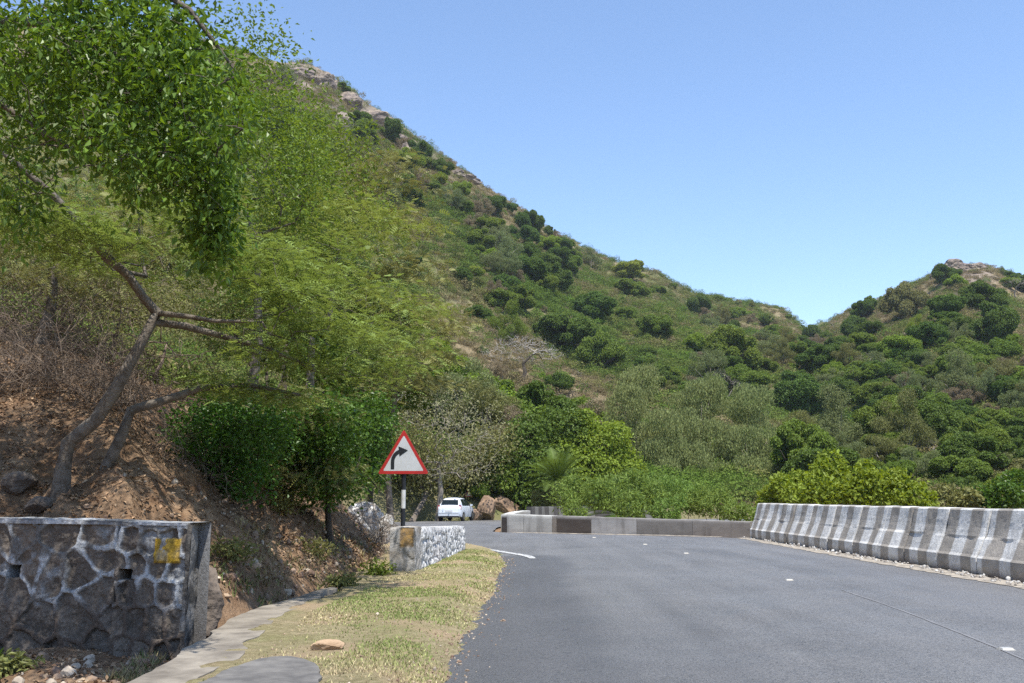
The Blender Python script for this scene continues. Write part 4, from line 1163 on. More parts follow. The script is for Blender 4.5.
# ---- fallen leaves and grass: nobody could count them
def litter(n, seed, name, label, mat, x0, x1, y0, y1, size, dmin, dmax, pal):
    rng = np.random.default_rng(seed)
    y = y0 + (y1 - y0) * rng.random(n) ** 1.5; x = x0 + (x1 - x0) * rng.random(n)
    z, d, s = land(x, y); ok = (d > dmin) & (d < dmax)
    x, y, z = x[ok], y[ok], z[ok]; m = len(x)
    p = np.stack([x, y, z + .012], -1)
    nn = rng.normal(size=(m, 3)) * .45 + [.15, 0, 1]; nn /= np.linalg.norm(nn, axis=1)[:, None]
    ax = rng.normal(size=(m, 3)); ax -= nn * (ax * nn).sum(1)[:, None]; ax /= np.linalg.norm(ax, axis=1)[:, None]
    s_ = size * rng.uniform(.5, 1.4, m); V, Q = leaf_quads(p, nn, ax, s_, s_ * .55, .2)
    cc = np.array(pal)[rng.integers(0, len(pal), m)] * rng.uniform(.6, 1.3, m)[:, None]
    tag(mk(name, V, Q, None, mat, col=cc), label, kind='stuff')
m_litter, nt = new_mat('dead_leaves'); finish(nt, attr(nt, 'col'), .7, spec=.2)
litter(85000, 5, 'fallen_leaves', 'dry brown leaves lying over the cut bank', m_litter, -12, -2, 8.5, 28, .055, .15, 12, [(.31, .20, .12), (.23, .14, .085), (.42, .30, .19), (.17, .11, .065), (.36, .24, .14)])
litter(9000, 6, 'fallen_leaves', 'dead leaves lying in front of the stone wall', m_litter, -7.5, -2.5, 5.0, 9.6, .045, -4, 0.2, [(.30, .20, .12), (.22, .13, .075), (.40, .30, .2)])

def grass(n, seed, name, label, xf, y0, y1, h, col, zf, pw=1.6, keepf=None):
    rng = np.random.default_rng(seed)
    y = y0 + (y1 - y0) * rng.random(n) ** pw; u = rng.random(n); a, b = xf(y); x = a + (b - a) * u
    if keepf is not None: k = keepf(x, y, rng); x, y = x[k], y[k]
    m = len(x); z = zf(x, y)
    ang = rng.uniform(0, 2 * PI, m); hh = h * rng.uniform(.4, 1.3, m); w = .002 + .0007 * y
    lean = rng.normal(size=(m, 2)) * .6
    bx, by = np.cos(ang) * w, np.sin(ang) * w
    V = np.stack([np.stack([x - bx, y - by, z - .01], -1), np.stack([x + bx, y + by, z - .01], -1), np.stack([x + lean[:, 0] * hh, y + lean[:, 1] * hh, z + hh], -1)], 1).reshape(-1, 3)
    cc = np.array(col)[np.clip((2.0 + 4.5 * fbm(x * .9, y * .6, oct=3, seed=66) + rng.normal(size=m) * 1.0), 0, len(col) - .01).astype(int)] * rng.uniform(.7, 1.3, m)[:, None]
    tag(mk(name, V, None, np.arange(m * 3).reshape(-1, 3), m_litter, col=cc), label, kind='stuff')
def vz(x, y):
    i = np.clip(np.round((x - gx[0]) / .04).astype(int), 0, len(gx) - 1); j = np.clip(np.searchsorted(gy, y), 0, len(gy) - 1)
    return GZ[i, j]
def vx(y):
    return np.interp(y, [1.5, 6.7, 8.5, 10.6, 12.6, 14.5, 17, 22, 34], [-2.1, -2.0, -1.9, -2.1, -1.9, -1.9, -1.7, -1.2, -3]), np.interp(y, ROAD_L[:80, 1], ROAD_L[:80, 0]) + .3
def patch(x, y, rng):
    g = fbm(x * 1.1, y * 1.1, oct=4, seed=60); return (rng.random(len(x)) < .08 + .9 * sstep(-.12, .3, g)) & (vz(x, y) > .004)
grass(90000, 7, 'grass', 'short dry yellow-green grass on the roadside verge', vx, 5.5, 23, .017, [(.22, .27, .08), (.31, .33, .12), (.44, .40, .19), (.52, .44, .25), (.46, .36, .21)], vz, keepf=patch)
def bz(x, y): return land(x, y)[0]
grass(4500, 8, 'grass', 'green weeds growing along the drain and foot of the bank', lambda y: (np.interp(y, [7, 10, 17, 24], [-3.0, -3.4, -3.6, -4]), np.interp(y, [7, 10, 17, 24], [-2.7, -2.9, -2.4, -2.7])), 8, 24, .09, [(.12, .17, .05), (.2, .2, .08), (.3, .24, .12)], bz,
      keepf=lambda x, y, rng: fbm(x * 1.5, y * 1.5, oct=3, seed=61) > .12)

def small_plant(label, base, R_, seed, mat=None, n=60, L=.07):
    rng = np.random.default_rng(seed); e = empty('small_plant', base)
    c = unit(n, rng); c[:, 2] = np.abs(c[:, 2]) * .7 + .1; c *= R_ * rng.uniform(.3, 1, n)[:, None]
    V, Q, t = broad_leaves(rng, c, 7, R_ * .2, L, L * .5, up=.8)
    mk('leaves', V, Q, None, mat or LM['mid_green'], e, tint=t)
    mb = MB()
    for q in c[::6]: mb.tube([(0, 0, -.03), tuple(q * .6), tuple(q)], [.006, .004, .002], 3, False)
    mb.build('stems', m_twig, e); tag(e, label, 'plant')
small_plant('low green weed at the near foot of the sign pillar', (-2.05, 15.6, .06), .26, 1)
small_plant('low grey-green weed beside the end of the concrete drain edge', (-2.25, 13.6, .05), .24, 2, LM['olive'])
small_plant('pale weed on the bank midway between the boulder and the pillar', gz((-3.3, 11.9, 0)), .3, 3, LM['olive'], 70)
small_plant('green grass clump at the lower left corner in front of the wall', gz((-4.55, 8.6, 0)), .28, 4, LM['bright_green'], 80, .09)
small_plant('weed clump in the rubble below the wall', gz((-3.95, 8.1, 0)), .2, 5, LM['olive'], 50)
small_plant('weed on the shaded bank under the bright glossy shrub', gz((-3.6, 15.5, 0)), .35, 6, LM['olive'], 70)
small_plant('weed on the bank left of the sign pillar', gz((-2.9, 15.0, 0)), .32, 7, LM['olive'], 70)

# prototypes are only moulds: take them away again
for k, lst in PROTO.items():
    for e in lst:
        for ch in list(e.children): bpy.data.objects.remove(ch)
        bpy.data.objects.remove(e)
# ================================================================== built things
def grid_quads(n, m):
    i = np.arange(n * m).reshape(n, m)
    return np.stack([i[:-1, :-1], i[1:, :-1], i[1:, 1:], i[:-1, 1:]], -1).reshape(-1, 4)

def voronoi2(u, v, cu, cv, seed, jit=.8):
    """cell noise on a brick-like lattice: distance to the border between stones, stone id"""
    rng = np.random.default_rng(seed)
    gu, gv = u / cu, v / cv
    iu, iv = np.floor(gu).astype(int), np.floor(gv).astype(int)
    tab = rng.random((64, 64, 2))
    f1 = np.full(u.shape, 9.); f2 = np.full(u.shape, 9.); ids = np.zeros(u.shape, int)
    pts = []
    for a in (-2, -1, 0, 1, 2):
        for b in (-2, -1, 0, 1, 2):
            x, y = iu + a, iv + b
            t = tab[x % 64, y % 64]
            px = (x + .5 + (t[..., 0] - .5) * jit + .5 * (y % 2)) * cu; py = (y + .5 + (t[..., 1] - .5) * jit) * cv
            d = np.hypot(u - px, (v - py))
            nid = (x % 64) * 64 + (y % 64)
            closer = d < f1
            f2 = np.where(closer, f1, np.minimum(f2, d)); ids = np.where(closer, nid, ids); f1 = np.where(closer, d, f1)
    return f2 - f1, ids

# ---------------- rubble masonry wall at the left
m_rubble, nt = new_mat('rubble_masonry')
cc_ = attr(nt, 'col')
c = mixc(nt, ramp(nt, noise_fac(nt, 38, 6, .7), [(.35, .55), (.6, 0)]), cc_, (.04, .035, .03))
finish(nt, c, .92, noise_fac(nt, 60, 6, .7), .7, .01, spec=.15)
stone_wall = empty('masonry_wall', (-2.84, 9.0, -.2)); so_ = Vector(stone_wall.location)
A0 = np.array([-2.84, 9.0]); A1 = np.array([-5.1, 9.72]); A2 = np.array([-8.2, 10.4])
L1 = np.linalg.norm(A1 - A0); L2 = np.linalg.norm(A2 - A1)
us = np.concatenate([np.arange(0, L1 + .9, .0115), np.arange(L1 + .9, L1 + L2, .04)]); vs = np.arange(-.45, 1.1, .0125)
U, Vv = np.meshgrid(us, vs, indexing='ij')
f, ids = voronoi2(U + .05 * fbm(U * 3, Vv * 3, seed=71), Vv + .05 * fbm(U * 3 + 9, Vv * 3, seed=72), .36, .27, 5, .95)
f2_, ids2 = voronoi2(U, Vv, .21, .25, 8, .5)
right = U < .78                                   # smaller squared stones near the end
f = np.where(right, f2_, f); ids = np.where(right, ids2 + 5000, ids)
mort = sstep(.055, .022, f + .025 * fbm(U * 9, Vv * 9, oct=3, seed=73))
rnd = _hash(ids, ids * 0, ids * 0, 9)
rough = fbm(U * 7, Vv * 7, oct=5, seed=74)
out = .022 * mort + (1 - mort) * ((rnd - .5) * .03 + rough * .035) + .008 * fbm(U * 25, Vv * 25, oct=2, seed=75)
def rect(u0, u1, v0, v1, e=.01): return sstep(u0 - e, u0 + e, U) * sstep(u1 + e, u1 - e, U) * sstep(v0 - e, v0 + e, Vv) * sstep(v1 + e, v1 - e, Vv)
hole = np.maximum(rect(1.84, 1.98, .51, .61), rect(.60, .72, .52, .60))
out = out - hole * .22
yflat = rect(.10, .375, .67, .885, .02); out = out * (1 - yflat) + (.014 + .004 * rough) * yflat
top_h = 1.03 + .028 * (U / L1) + .020 * fbm(U * 1.6, U * 0, oct=4, seed=88) + .008 * fbm(U * 9, U * 0, oct=3, seed=89)
cap = sstep(1.0, 1.01, Vv)
out = np.where(cap > .5, .026 + .012 * rough + .012 * fbm(U * 3, U * 0, oct=3, seed=87), out)
endp = sstep(.055, .04, U)
out = np.where(endp > .5, .004 + .03 * rough, out)
# colours of stones, mortar, lime paint
stone = np.stack([.130 + .09 * rnd, .112 + .07 * rnd, .095 + .05 * rnd], -1)
stone = stone * (1 + .45 * rough[..., None])
soil_low = sstep(.55, .05, Vv + .18 * fbm(U * 2.5, Vv * 2.5, seed=76))
paintn = fbm(U * 5, Vv * 5, oct=4, seed=77)
white = np.array([.52, .54, .55]); grey = np.array([.20, .19, .175]); brown = np.array([.14, .105, .08])
pw = sstep(-.22, .12, paintn + .18 * sstep(1.3, .3, U) - soil_low * .5)
mc = grey * (1 - pw[..., None]) + white * pw[..., None]
mc = mc * (1 - soil_low[..., None]) + brown * soil_low[..., None]
col_ = stone * (1 - mort[..., None]) + mc * mort[..., None]
smear = sstep(.16, .36, fbm(U * 3.2, Vv * 3.2, oct=4, seed=78) + .22 * sstep(1.3, .2, U) - soil_low * .6) * .7 * (1 - mort)
col_ = col_ * (1 - smear[..., None]) + white * .75 * smear[..., None]
cc2 = np.array([.44, .45, .46]) * (.75 + .5 * sstep(-.2, .2, fbm(U * 6, Vv * 6, oct=3, seed=79)))[..., None] * (1 - .55 * sstep(.1, .3, fbm(U * 2.2, Vv * 8, oct=4, seed=179)))[..., None]
col_ = col_ * (1 - .85 * hole[..., None]); col_ = np.where((cap > .5)[..., None], cc2, col_)  # weep holes darkened in colour, standing in for shade inside the recess
ec = np.array([.19, .18, .165]) * (.6 + .8 * sstep(-.2, .2, fbm(U * 12, Vv * 3, oct=3, seed=80)))[..., None]
col_ = np.where(((endp > .5) & (Vv > .1))[..., None], ec, col_)
# faded yellow paint patch with worn dark strokes
yp = rect(.10, .375, .67, .885, .006) * sstep(-.35, -.2, fbm(U * 14, Vv * 14, oct=3, seed=81))
yel = np.array([.66, .42, .04]) * (.7 + .4 * sstep(-.3, .3, fbm(U * 20, Vv * 20, oct=3, seed=82)))[..., None]
ink = np.zeros(U.shape)
for r_ in [(.11, .36, .770, .782), (.235, .247, .68, .88), (.13, .138, .82, .87), (.16, .21, .85, .862), (.27, .278, .70, .76), (.30, .34, .74, .752), (.32, .328, .70, .75), (.175, .183, .79, .83)]:
    ink = np.maximum(ink, rect(*r_, .003))
ink *= .75 * sstep(-.3, .2, fbm(U * 22, Vv * 22, seed=83))
yel = yel * (1 - ink[..., None]) + np.array([.10, .10, .05]) * ink[..., None]
yp = yp * (.85 + .15 * sstep(-.15, .2, fbm(U * 10, Vv * 10, oct=3, seed=86))); yp = yp * (1 - .55 * rect(.23, .35, .68, .77, .02))
col_ = col_ * (1 - yp[..., None]) + yel * yp[..., None]
def wall_pt(u):
    u = np.asarray(u, float)
    t1_ = np.clip(u / L1, 0, None)
    p = np.where((u <= L1)[..., None], A0 + (A1 - A0) * t1_[..., None], A1 + (A2 - A1) * ((u - L1) / L2)[..., None])
    nrm = np.where((u <= L1)[..., None], np.array([-(A1 - A0)[1], (A1 - A0)[0]]) / L1, np.array([-(A2 - A1)[1], (A2 - A1)[0]]) / L2)
    return p, nrm
Pp, Nn = wall_pt(U)
ph = Pp + Nn * (out + .03 * (1.1 - Vv))[..., None] * 1.0
Zz = np.where(cap > .5, .99 + (Vv - .99) / .11 * (top_h - .99), Vv)
front = np.stack([ph[..., 0], ph[..., 1], Zz], -1)
n_, m_ = U.shape
# top and back closed as one solid, with the end face at the right
P0, N0 = wall_pt(us)
th_w = .28
topb = np.stack([(P0 - N0 * th_w)[:, 0], (P0 - N0 * th_w)[:, 1], top_h[:, -1]], -1)
botb = topb.copy(); botb[:, 2] = -.45
Vw = np.vstack([front.reshape(-1, 3), topb, botb]); colw = np.vstack([col_.reshape(-1, 3), np.tile(cc2[:, -1], 1).reshape(-1, 3), np.tile([[.15, .13, .11]], (n_, 1))])
Qw = [grid_quads(n_, m_)[:, ::-1]]
fi = np.arange(n_ * m_).reshape(n_, m_); tb = n_ * m_ + np.arange(n_); bb = tb + n_
Qw.append(np.stack([fi[:-1, -1], fi[1:, -1], tb[1:], tb[:-1]], -1)); Qw.append(np.stack([tb[:-1], tb[1:], bb[1:], bb[:-1]], -1))
o = mk('wall', Vw - np.array(so_), np.vstack(Qw), None, m_rubble, stone_wall, smooth=False, pcol=colw)
# end face
vv = vs; ee = np.arange(0, th_w + .02, .02); UE, VE = np.meshgrid(ee, vv, indexing='ij')
ze = np.where(VE > .985, .99 + (VE - .99) / .11 * .04, VE)
w0 = .03 * (1.1 - VE) + .012
bx = A0[0] + N0[0][0] * w0 - .05 * UE; by = A0[1] + N0[0][1] * w0 + UE * (1 + w0 / th_w)
en = (.035 * fbm(UE * 6, VE * 5, oct=5, seed=84) - .01) * sstep(0, .03, UE)
td = (A0 - A1) / L1
EV = np.stack([bx + td[0] * (.006 + en), by + td[1] * (.006 + en), ze], -1).reshape(-1, 3)
ecol = (np.array([.19, .18, .165]) * (.4 + .9 * sstep(-.2, .25, fbm(UE * 7, VE * 5, oct=4, seed=85)))[..., None]).reshape(-1, 3)
mk('end_face', EV - np.array(so_), grid_quads(*UE.shape), None, m_rubble, stone_wall, pcol=ecol)
tag(stone_wall, 'dark rubble stone wall with white painted mortar lines and a yellow patch', 'wall')

# ---------------- generic weathered block and rock
def rocky(name, loc, size, seed, mat, parent=None, rough=.18, sub=5, cuts=9, rz=0, label=None, cat='rock', flat=1.0, smooth=False, kind=None):
    rng = np.random.default_rng(seed)
    bm = bmesh.new(); bmesh.ops.create_icosphere(bm, subdivisions=sub, radius=1.0)
    v = np.array([q.co[:] for q in bm.verts]); f = np.array([[q.index for q in t.verts] for t in bm.faces]); bm.free()
    for k in range(cuts):
        n = unit(1, rng)[0]; dlt = rng.uniform(.55, .85); s = v @ n
        v = v - np.maximum(s - dlt, 0)[:, None] * n * .92
    r = np.linalg.norm(v, axis=1)[:, None]
    v = v * (1 + rough * fbm(v[:, 0] * 1.7 + seed, v[:, 1] * 1.7, v[:, 2] * 1.7, oct=5, seed=seed)[:, None] + .04 * fbm(v[:, 0] * 8, v[:, 1] * 8, v[:, 2] * 8, oct=2, seed=seed)[:, None])
    v = v * np.array(size) / 2
    c, s = math.cos(rz), math.sin(rz); v = np.stack([v[:, 0] * c - v[:, 1] * s, v[:, 0] * s + v[:, 1] * c, v[:, 2] * flat], -1)
    o = mk(name, v, None, f, mat, parent, smooth=smooth, loc=loc)
    if label: tag(o, label, cat)
    return o
m_rock = simple_mat('weathered_rock', (.34, .25, .17), (.17, .135, .11), 3, .95, 9, .8, .05)
m_rock_far = simple_mat('outcrop_rock', (.36, .29, .22), (.15, .12, .11), .45, .95, 1.5, 1.0, .6)
m_rock_tan = simple_mat('tan_rock', (.46, .33, .21), (.30, .20, .12), 6, .9, 22, .7, .02)
m_rock_brown = simple_mat('brown_rock', (.33, .22, .14), (.17, .12, .085), 2.2, .9, 7, .9, .06)
m_rock_white = simple_mat('lime_washed_rock', (.66, .65, .62), (.24, .21, .18), 5, .9, 12, .8, .03, lo=.4, hi=.56)
m_rock_grey = simple_mat('grey_rock', (.20, .16, .125), (.095, .078, .065), 5, .95, 14, .8, .04)
def onland(x, y, dz): return (x, y, ground(x, y) + dz)
rocky('boulder', onland(-3.02, 9.75, .32), (.62, .7, .90), 3, m_rock_grey, rough=.3, cuts=16, label='grey-brown boulder against the right end of the stone wall', cat='boulder')
p = P(328, 651, 8.05); rocky('stone', (p.x, p.y, .085), (.30, .18, .13), 5, m_rock_tan, rz=.25, label='single tan stone lying on the dry grass verge', cat='stone')
p = P(386, 527, 26.5); rocky('boulder', (p.x, p.y, .30), (.42, .6, 1.35), 8, m_rock_white, label='tall white painted stone left of the sign pillar across the verge', cat='boulder', cuts=14)
p = P(370, 520, 27.5); rocky('boulder', (p.x - .2, p.y, .5), (1.2, .9, 1.3), 9, m_rock_white, label='broad whitish rock left of the tall white stone', cat='boulder', cuts=14)
p = P(486, 514, 69.5); rocky('boulder', (p.x, p.y, .45), (1.6, 1.5, 2.3), 11, m_rock_brown, label='tan angular boulder at the roadside just right of the car', cat='boulder', cuts=14)
p = P(476, 515, 69.2); rocky('boulder', (p.x, p.y, -.05), (1.3, 1.2, 1.0), 12, m_rock_brown, label='low tan rock between the car and the angular boulder', cat='boulder', cuts=14)
p = P(504, 508, 72.5); rocky('boulder', (p.x, p.y, .5), (2.4, 2.0, 2.0), 13, m_rock_brown, label='shaded tan rock right of the angular boulder under the trees', cat='boulder', cuts=14)
for i, (a, b, c_, sz, lab) in enumerate([(20, 478, 12.4, .40, 'grey rock behind the wall near the left edge'), (40, 500, 11.6, .30, 'tan rock left of the leaning trunk')]):
    h = hit(a, b, 5, 40, 700)
    if h: rocky('boulder', h[0] + Vector((0, 0, -.08)), (sz, sz * .8, sz * .7), 20 + i, m_rock_grey, label=lab, cat='rock')
rs = np.random.default_rng(9)
# loose stones along the drain and in front of the wall: gravel
vsum, fsum, csum, base_i = [], [], [], 0
bm = bmesh.new(); bmesh.ops.create_icosphere(bm, subdivisions=2, radius=1.0)
iv = np.array([q.co[:] for q in bm.verts]); ifc = np.array([[q.index for q in t.verts] for t in bm.faces]); bm.free()
for k in range(2300):
    if k < 600: x, y = rs.uniform(-6.0, -2.75), rs.uniform(5.5, 9.0)
    elif k < 1250: y = rs.uniform(9.5, 22); x = np.interp(y, [9.3, 10.6, 12.6, 17, 22], [-3.3, -3.1, -2.8, -2.5, -2.7]) - abs(rs.normal()) * .8
    elif k < 1500: y = rs.uniform(5.5, 18); x = rs.uniform(-2.0, -.6)
    else: y = rs.uniform(5.8, 21.5); x = float(np.interp(y, ROAD_L[:80, 1], ROAD_L[:80, 0])) + .03 + rs.normal() * .11
    s = min(abs(rs.normal()) * .022 + .010, .055)
    if k >= 1250: s = abs(rs.normal()) * .005 + .004
    z = ground(x, y) if k < 1250 else (verge_z(x, y) if k < 1500 else max(verge_z(x, y), road_z(x, y)))
    v = iv * (1 + .35 * vnoise(iv[:, 0] * 1.3 + k, iv[:, 1] * 1.3, iv[:, 2] * 1.3)[:, None]) * s * rs.uniform(.6, 1.2, 3) + [x, y, z + s * .2]
    vsum.append(v); fsum.append(ifc + base_i); base_i += len(iv)
    csum.append(np.tile(np.array([(.34, .25, .17), (.24, .17, .12), (.42, .35, .27), (.2, .13, .09)][rs.integers(4)]) * rs.uniform(.7, 1.2), (len(ifc), 1)))
tag(mk('gravel', np.vstack(vsum), None, np.vstack(fsum), m_litter, col=np.vstack(csum)), 'loose stones and clods along the drain and wall foot', kind='stuff')
# white crumbs along the barrier foot
vsum, fsum, base_i = [], [], 0
for k in range(500):
    y = rs.uniform(9, 31.5); x = 7.34 + rs.normal() * .13; s = abs(rs.normal()) * .018 + .008
    v = iv * s * rs.uniform(.5, 1.3, 3) + [x, y, .015]
    vsum.append(v); fsum.append(ifc + base_i); base_i += len(iv)
tag(mk('rubble', np.vstack(vsum), None, np.vstack(fsum), m_rock_white), 'pale crumbs and grit along the foot of the striped barrier', kind='stuff')
# bare rock on the crests
def outcrop(label, px, py, w, hgt, seed, dy=0):
    h = hit(px, py)
    if h is None: return
    b, rho = h; k = rho / F
    rocky('rock_outcrop', b + Vector((0, 0, dy * k)), (w * k, w * k * .8, hgt * k * 1.3), seed, m_rock_far, label=label, cat='rock', rough=.45, cuts=16)
outcrop('long bare rock cap on top of the right hill', 952, 272, 46, 16, 31)
outcrop('second rock of the right hill cap, nearest the frame edge', 975, 270, 30, 12, 32)
outcrop('small pale rock on the right side of the right hill top', 1012, 286, 16, 10, 33)
for i, (a, b_, w_, h_, lab) in enumerate([(300, 76, 40, 18, 'brown rock face at the highest visible point of the left mountain'), (325, 88, 34, 22, 'broken rock face on the crest just below the summit'), (345, 104, 36, 24, 'large tan cliff on the upper crest line'),
                                     (372, 122, 40, 22, 'lit tan rock shoulder where the crest steps down'), (342, 128, 34, 26, 'brown cliff below the crest cliffs'), (395, 140, 26, 14, 'small rock beneath the lit tan shoulder'), (408, 158, 24, 24, 'dark craggy rock lower on the crest'),
                                     (470, 182, 30, 8, 'low bare rock ledge midway along the descending crest'), (455, 175, 24, 8, 'low ledge just above the midway ledge on the crest')]):
    outcrop(lab, a, b_, w_, h_, 40 + i)

# ---------------- concrete drain edge and slab
m_conc = simple_mat('weathered_concrete', (.30, .265, .215), (.15, .13, .105), 3.4, .9, 30, .6, .012)
def strip_solid(name, left, right, z, th, mat, label, cat, seed, per=16):
    l = catmull(left, per); r = catmull(right, per); n = len(l)
    c = 7; t = np.linspace(0, 1, c)
    jl = fbm(l[:, 1] * 2.5, l[:, 1] * 0, oct=4, seed=seed) * .05 + fbm(l[:, 1] * 11, l[:, 1] * 0, oct=3, seed=seed) * .02; jr = fbm(l[:, 1] * 2.5 + 40, l[:, 1] * 0, oct=4, seed=seed) * .10
    X_ = (l[:, 0] + jl)[:, None] * (1 - t) + (r[:, 0] + jr)[:, None] * t; Y_ = l[:, 1][:, None] * (1 - t) + r[:, 1][:, None] * t
    Z_ = z + .012 * fbm(X_ * 3, Y_ * 3, oct=3, seed=seed + 1)
    top = np.stack([X_, Y_, Z_], -1); skl = top[:, 0].copy(); skl[:, 2] -= th; skr = top[:, -1].copy(); skr[:, 2] -= th
    V_ = np.concatenate([skl[:, None], top, skr[:, None]], 1); m = c + 2
    Q_ = grid_quads(n, m)
    V_ = V_.reshape(-1, 3); i_ = np.arange(n * m).reshape(n, m)
    T_ = []
    for row in (0, n - 1):
        for k in range(1, m - 2): T_.append((i_[row, 0], i_[row, k], i_[row, k + 1]) if row else (i_[row, 0], i_[row, k + 1], i_[row, k]))
        T_.append((i_[row, 0], i_[row, m - 2], i_[row, m - 1]) if row else (i_[row, 0], i_[row, m - 1], i_[row, m - 2]))
    o = mk(name, V_, Q_, np.array(T_), mat)
    tag(o, label, cat); return o
strip_solid('drain_edging', [(-2.36, 4.5), (-2.44, 6.7), (-2.58, 8.5), (-2.74, 10.4), (-2.56, 12.0), (-2.38, 13.6)], [(-1.95, 4.5), (-2.02, 6.7), (-2.16, 8.5), (-2.34, 10.4), (-2.28, 12.0), (-2.33, 13.6)], .08, .42, m_conc,
            'curving pale concrete edge of the drain beside the verge', 'drain edging', 5)
strip_solid('concrete_slab', [(-1.95, 6.1), (-1.93, 6.8), (-1.87, 7.2), (-1.75, 7.5)], [(-1.22, 6.1), (-1.27, 6.8), (-1.42, 7.2), (-1.62, 7.5)], .105, .10, simple_mat('grey_slab', (.19, .18, .165), (.10, .095, .09), 5, .9, 40, .6, .01),
            'dark grey slab sunk in the verge beside the drain edging', 'slab', 8)

# ---------------- striped crash barrier
m_bar, nt = new_mat('striped_barrier_paint')
c = mixc(nt, ramp(nt, noise_fac(nt, 9, 7, .75), [(.48, .0), (.7, .5)]), attr(nt, 'col'), (.36, .33, .29))
c = mixc(nt, ramp(nt, noise_fac(nt, 1.3, 5, .6), [(.5, 0), (.8, .3)]), c, (.25, .22, .19))
finish(nt, c, .85, noise_fac(nt, 28, 6, .7), .6, .02, spec=.2)
bar = empty('crash_barrier', (7.6, 3, 0)); bo = Vector(bar.location)
ys_c = [(7.75, 1.0), (7.68, 7), (7.62, 13), (7.52, 20), (7.42, 26), (7.28, 31.2)]
def barx(y): return float(np.interp(y, [q[1] for q in ys_c], [q[0] for q in ys_c]))
prof = [(0.02, -.06), (0.0, .02), (-.005, .14), (.0, .27), (.03, .31), (.075, .42), (.118, .52), (.138, .565), (.158, .605), (.172, .64), (.21, .75), (.25, .90), (.285, 1.03), (.31, 1.055), (.52, 1.06), (.53, 1.03), (.53, -.06)]
y0 = 1.0; blk = 0
rb = np.random.default_rng(4)
while y0 < 31.0:
    ln = float(rb.choice([1.3, 1.5, 1.7])); y1 = min(y0 + ln - .03, 31.2)
    ny = max(4, int((y1 - y0) / .045)); yy = np.linspace(y0, y1, ny)
    pr = np.array(prof)
    # refine profile
    pf = np.vstack([np.linspace(pr[i], pr[i + 1], max(1, int(np.linalg.norm(pr[i + 1] - pr[i]) / .05)), endpoint=False) for i in range(len(pr) - 1)] + [pr[-1:]])
    YY, K = np.meshgrid(yy, np.arange(len(pf)), indexing='ij')
    off = rb.normal() * .010; tilt = rb.normal() * .012
    zz = pf[K, 1]; xx = pf[K, 0] + off + tilt * zz
    low = (zz < .57) & (pf[K, 0] < .14)
    bulge = .02 * fbm(YY * 1.3, zz * 1.5, oct=3, seed=90) + .035 * low * fbm(YY * 1.7 + 5, zz * 0, oct=2, seed=91)
    X_ = np.array([barx(q) for q in yy])[:, None] + xx + bulge + .006 * fbm(YY * 14, zz * 14, oct=3, seed=92)
    # round off the block ends
    ed = np.minimum(YY - y0, y1 - YY); X_ = X_ + .018 * np.exp(-ed / .02) * (pf[K, 0] < .4)
    Z_ = zz + .012 * fbm(YY * .9, zz * 0, oct=2, seed=93) * (zz > .9)
    ph_ = (YY + .12 * (zz - .5) * 0 + .012 * fbm(YY * 9, zz * 9, oct=3, seed=94)) % .86 + .035 * fbm(YY * .7, YY * 0, oct=2, seed=98)
    wh = sstep(.46, .445, ph_) * sstep(.0, .012, ph_)
    age = sstep(-.35, .25, fbm(YY * 2.5, zz * 4, oct=4, seed=95))[..., None]
    cw = np.array([.82, .81, .78]) * (.80 + .2 * age); cg = np.array([.40, .365, .32]) * (.8 + .3 * age)
    cl = cw * wh[..., None] + cg * (1 - wh[..., None])
    dirt = sstep(.12, .0, zz + .06 * fbm(YY * 5, zz * 3, seed=96))[..., None]; cl = cl * (1 - .6 * dirt) + np.array([.15, .12, .09]) * .6 * dirt
    V_ = np.stack([X_, YY, Z_], -1).reshape(-1, 3) - np.array(bo)
    nk = len(pf); Q_ = grid_quads(ny, nk)[:, ::-1]; i_ = np.arange(ny * nk).reshape(ny, nk)
    caps = []
    for row, fl in ((0, 0), (ny - 1, 1)):
        for a in range(1, nk - 1): caps.append((i_[row, 0], i_[row, a], i_[row, a + 1]) if fl == 0 else (i_[row, 0], i_[row, a + 1], i_[row, a]))
    mk('barrier_block', V_, Q_, np.array(caps), m_bar, bar, pcol=cl.reshape(-1, 3))
    y0 += ln
tag(bar, 'long grey and white striped concrete barrier along the right side of the road', 'barrier')

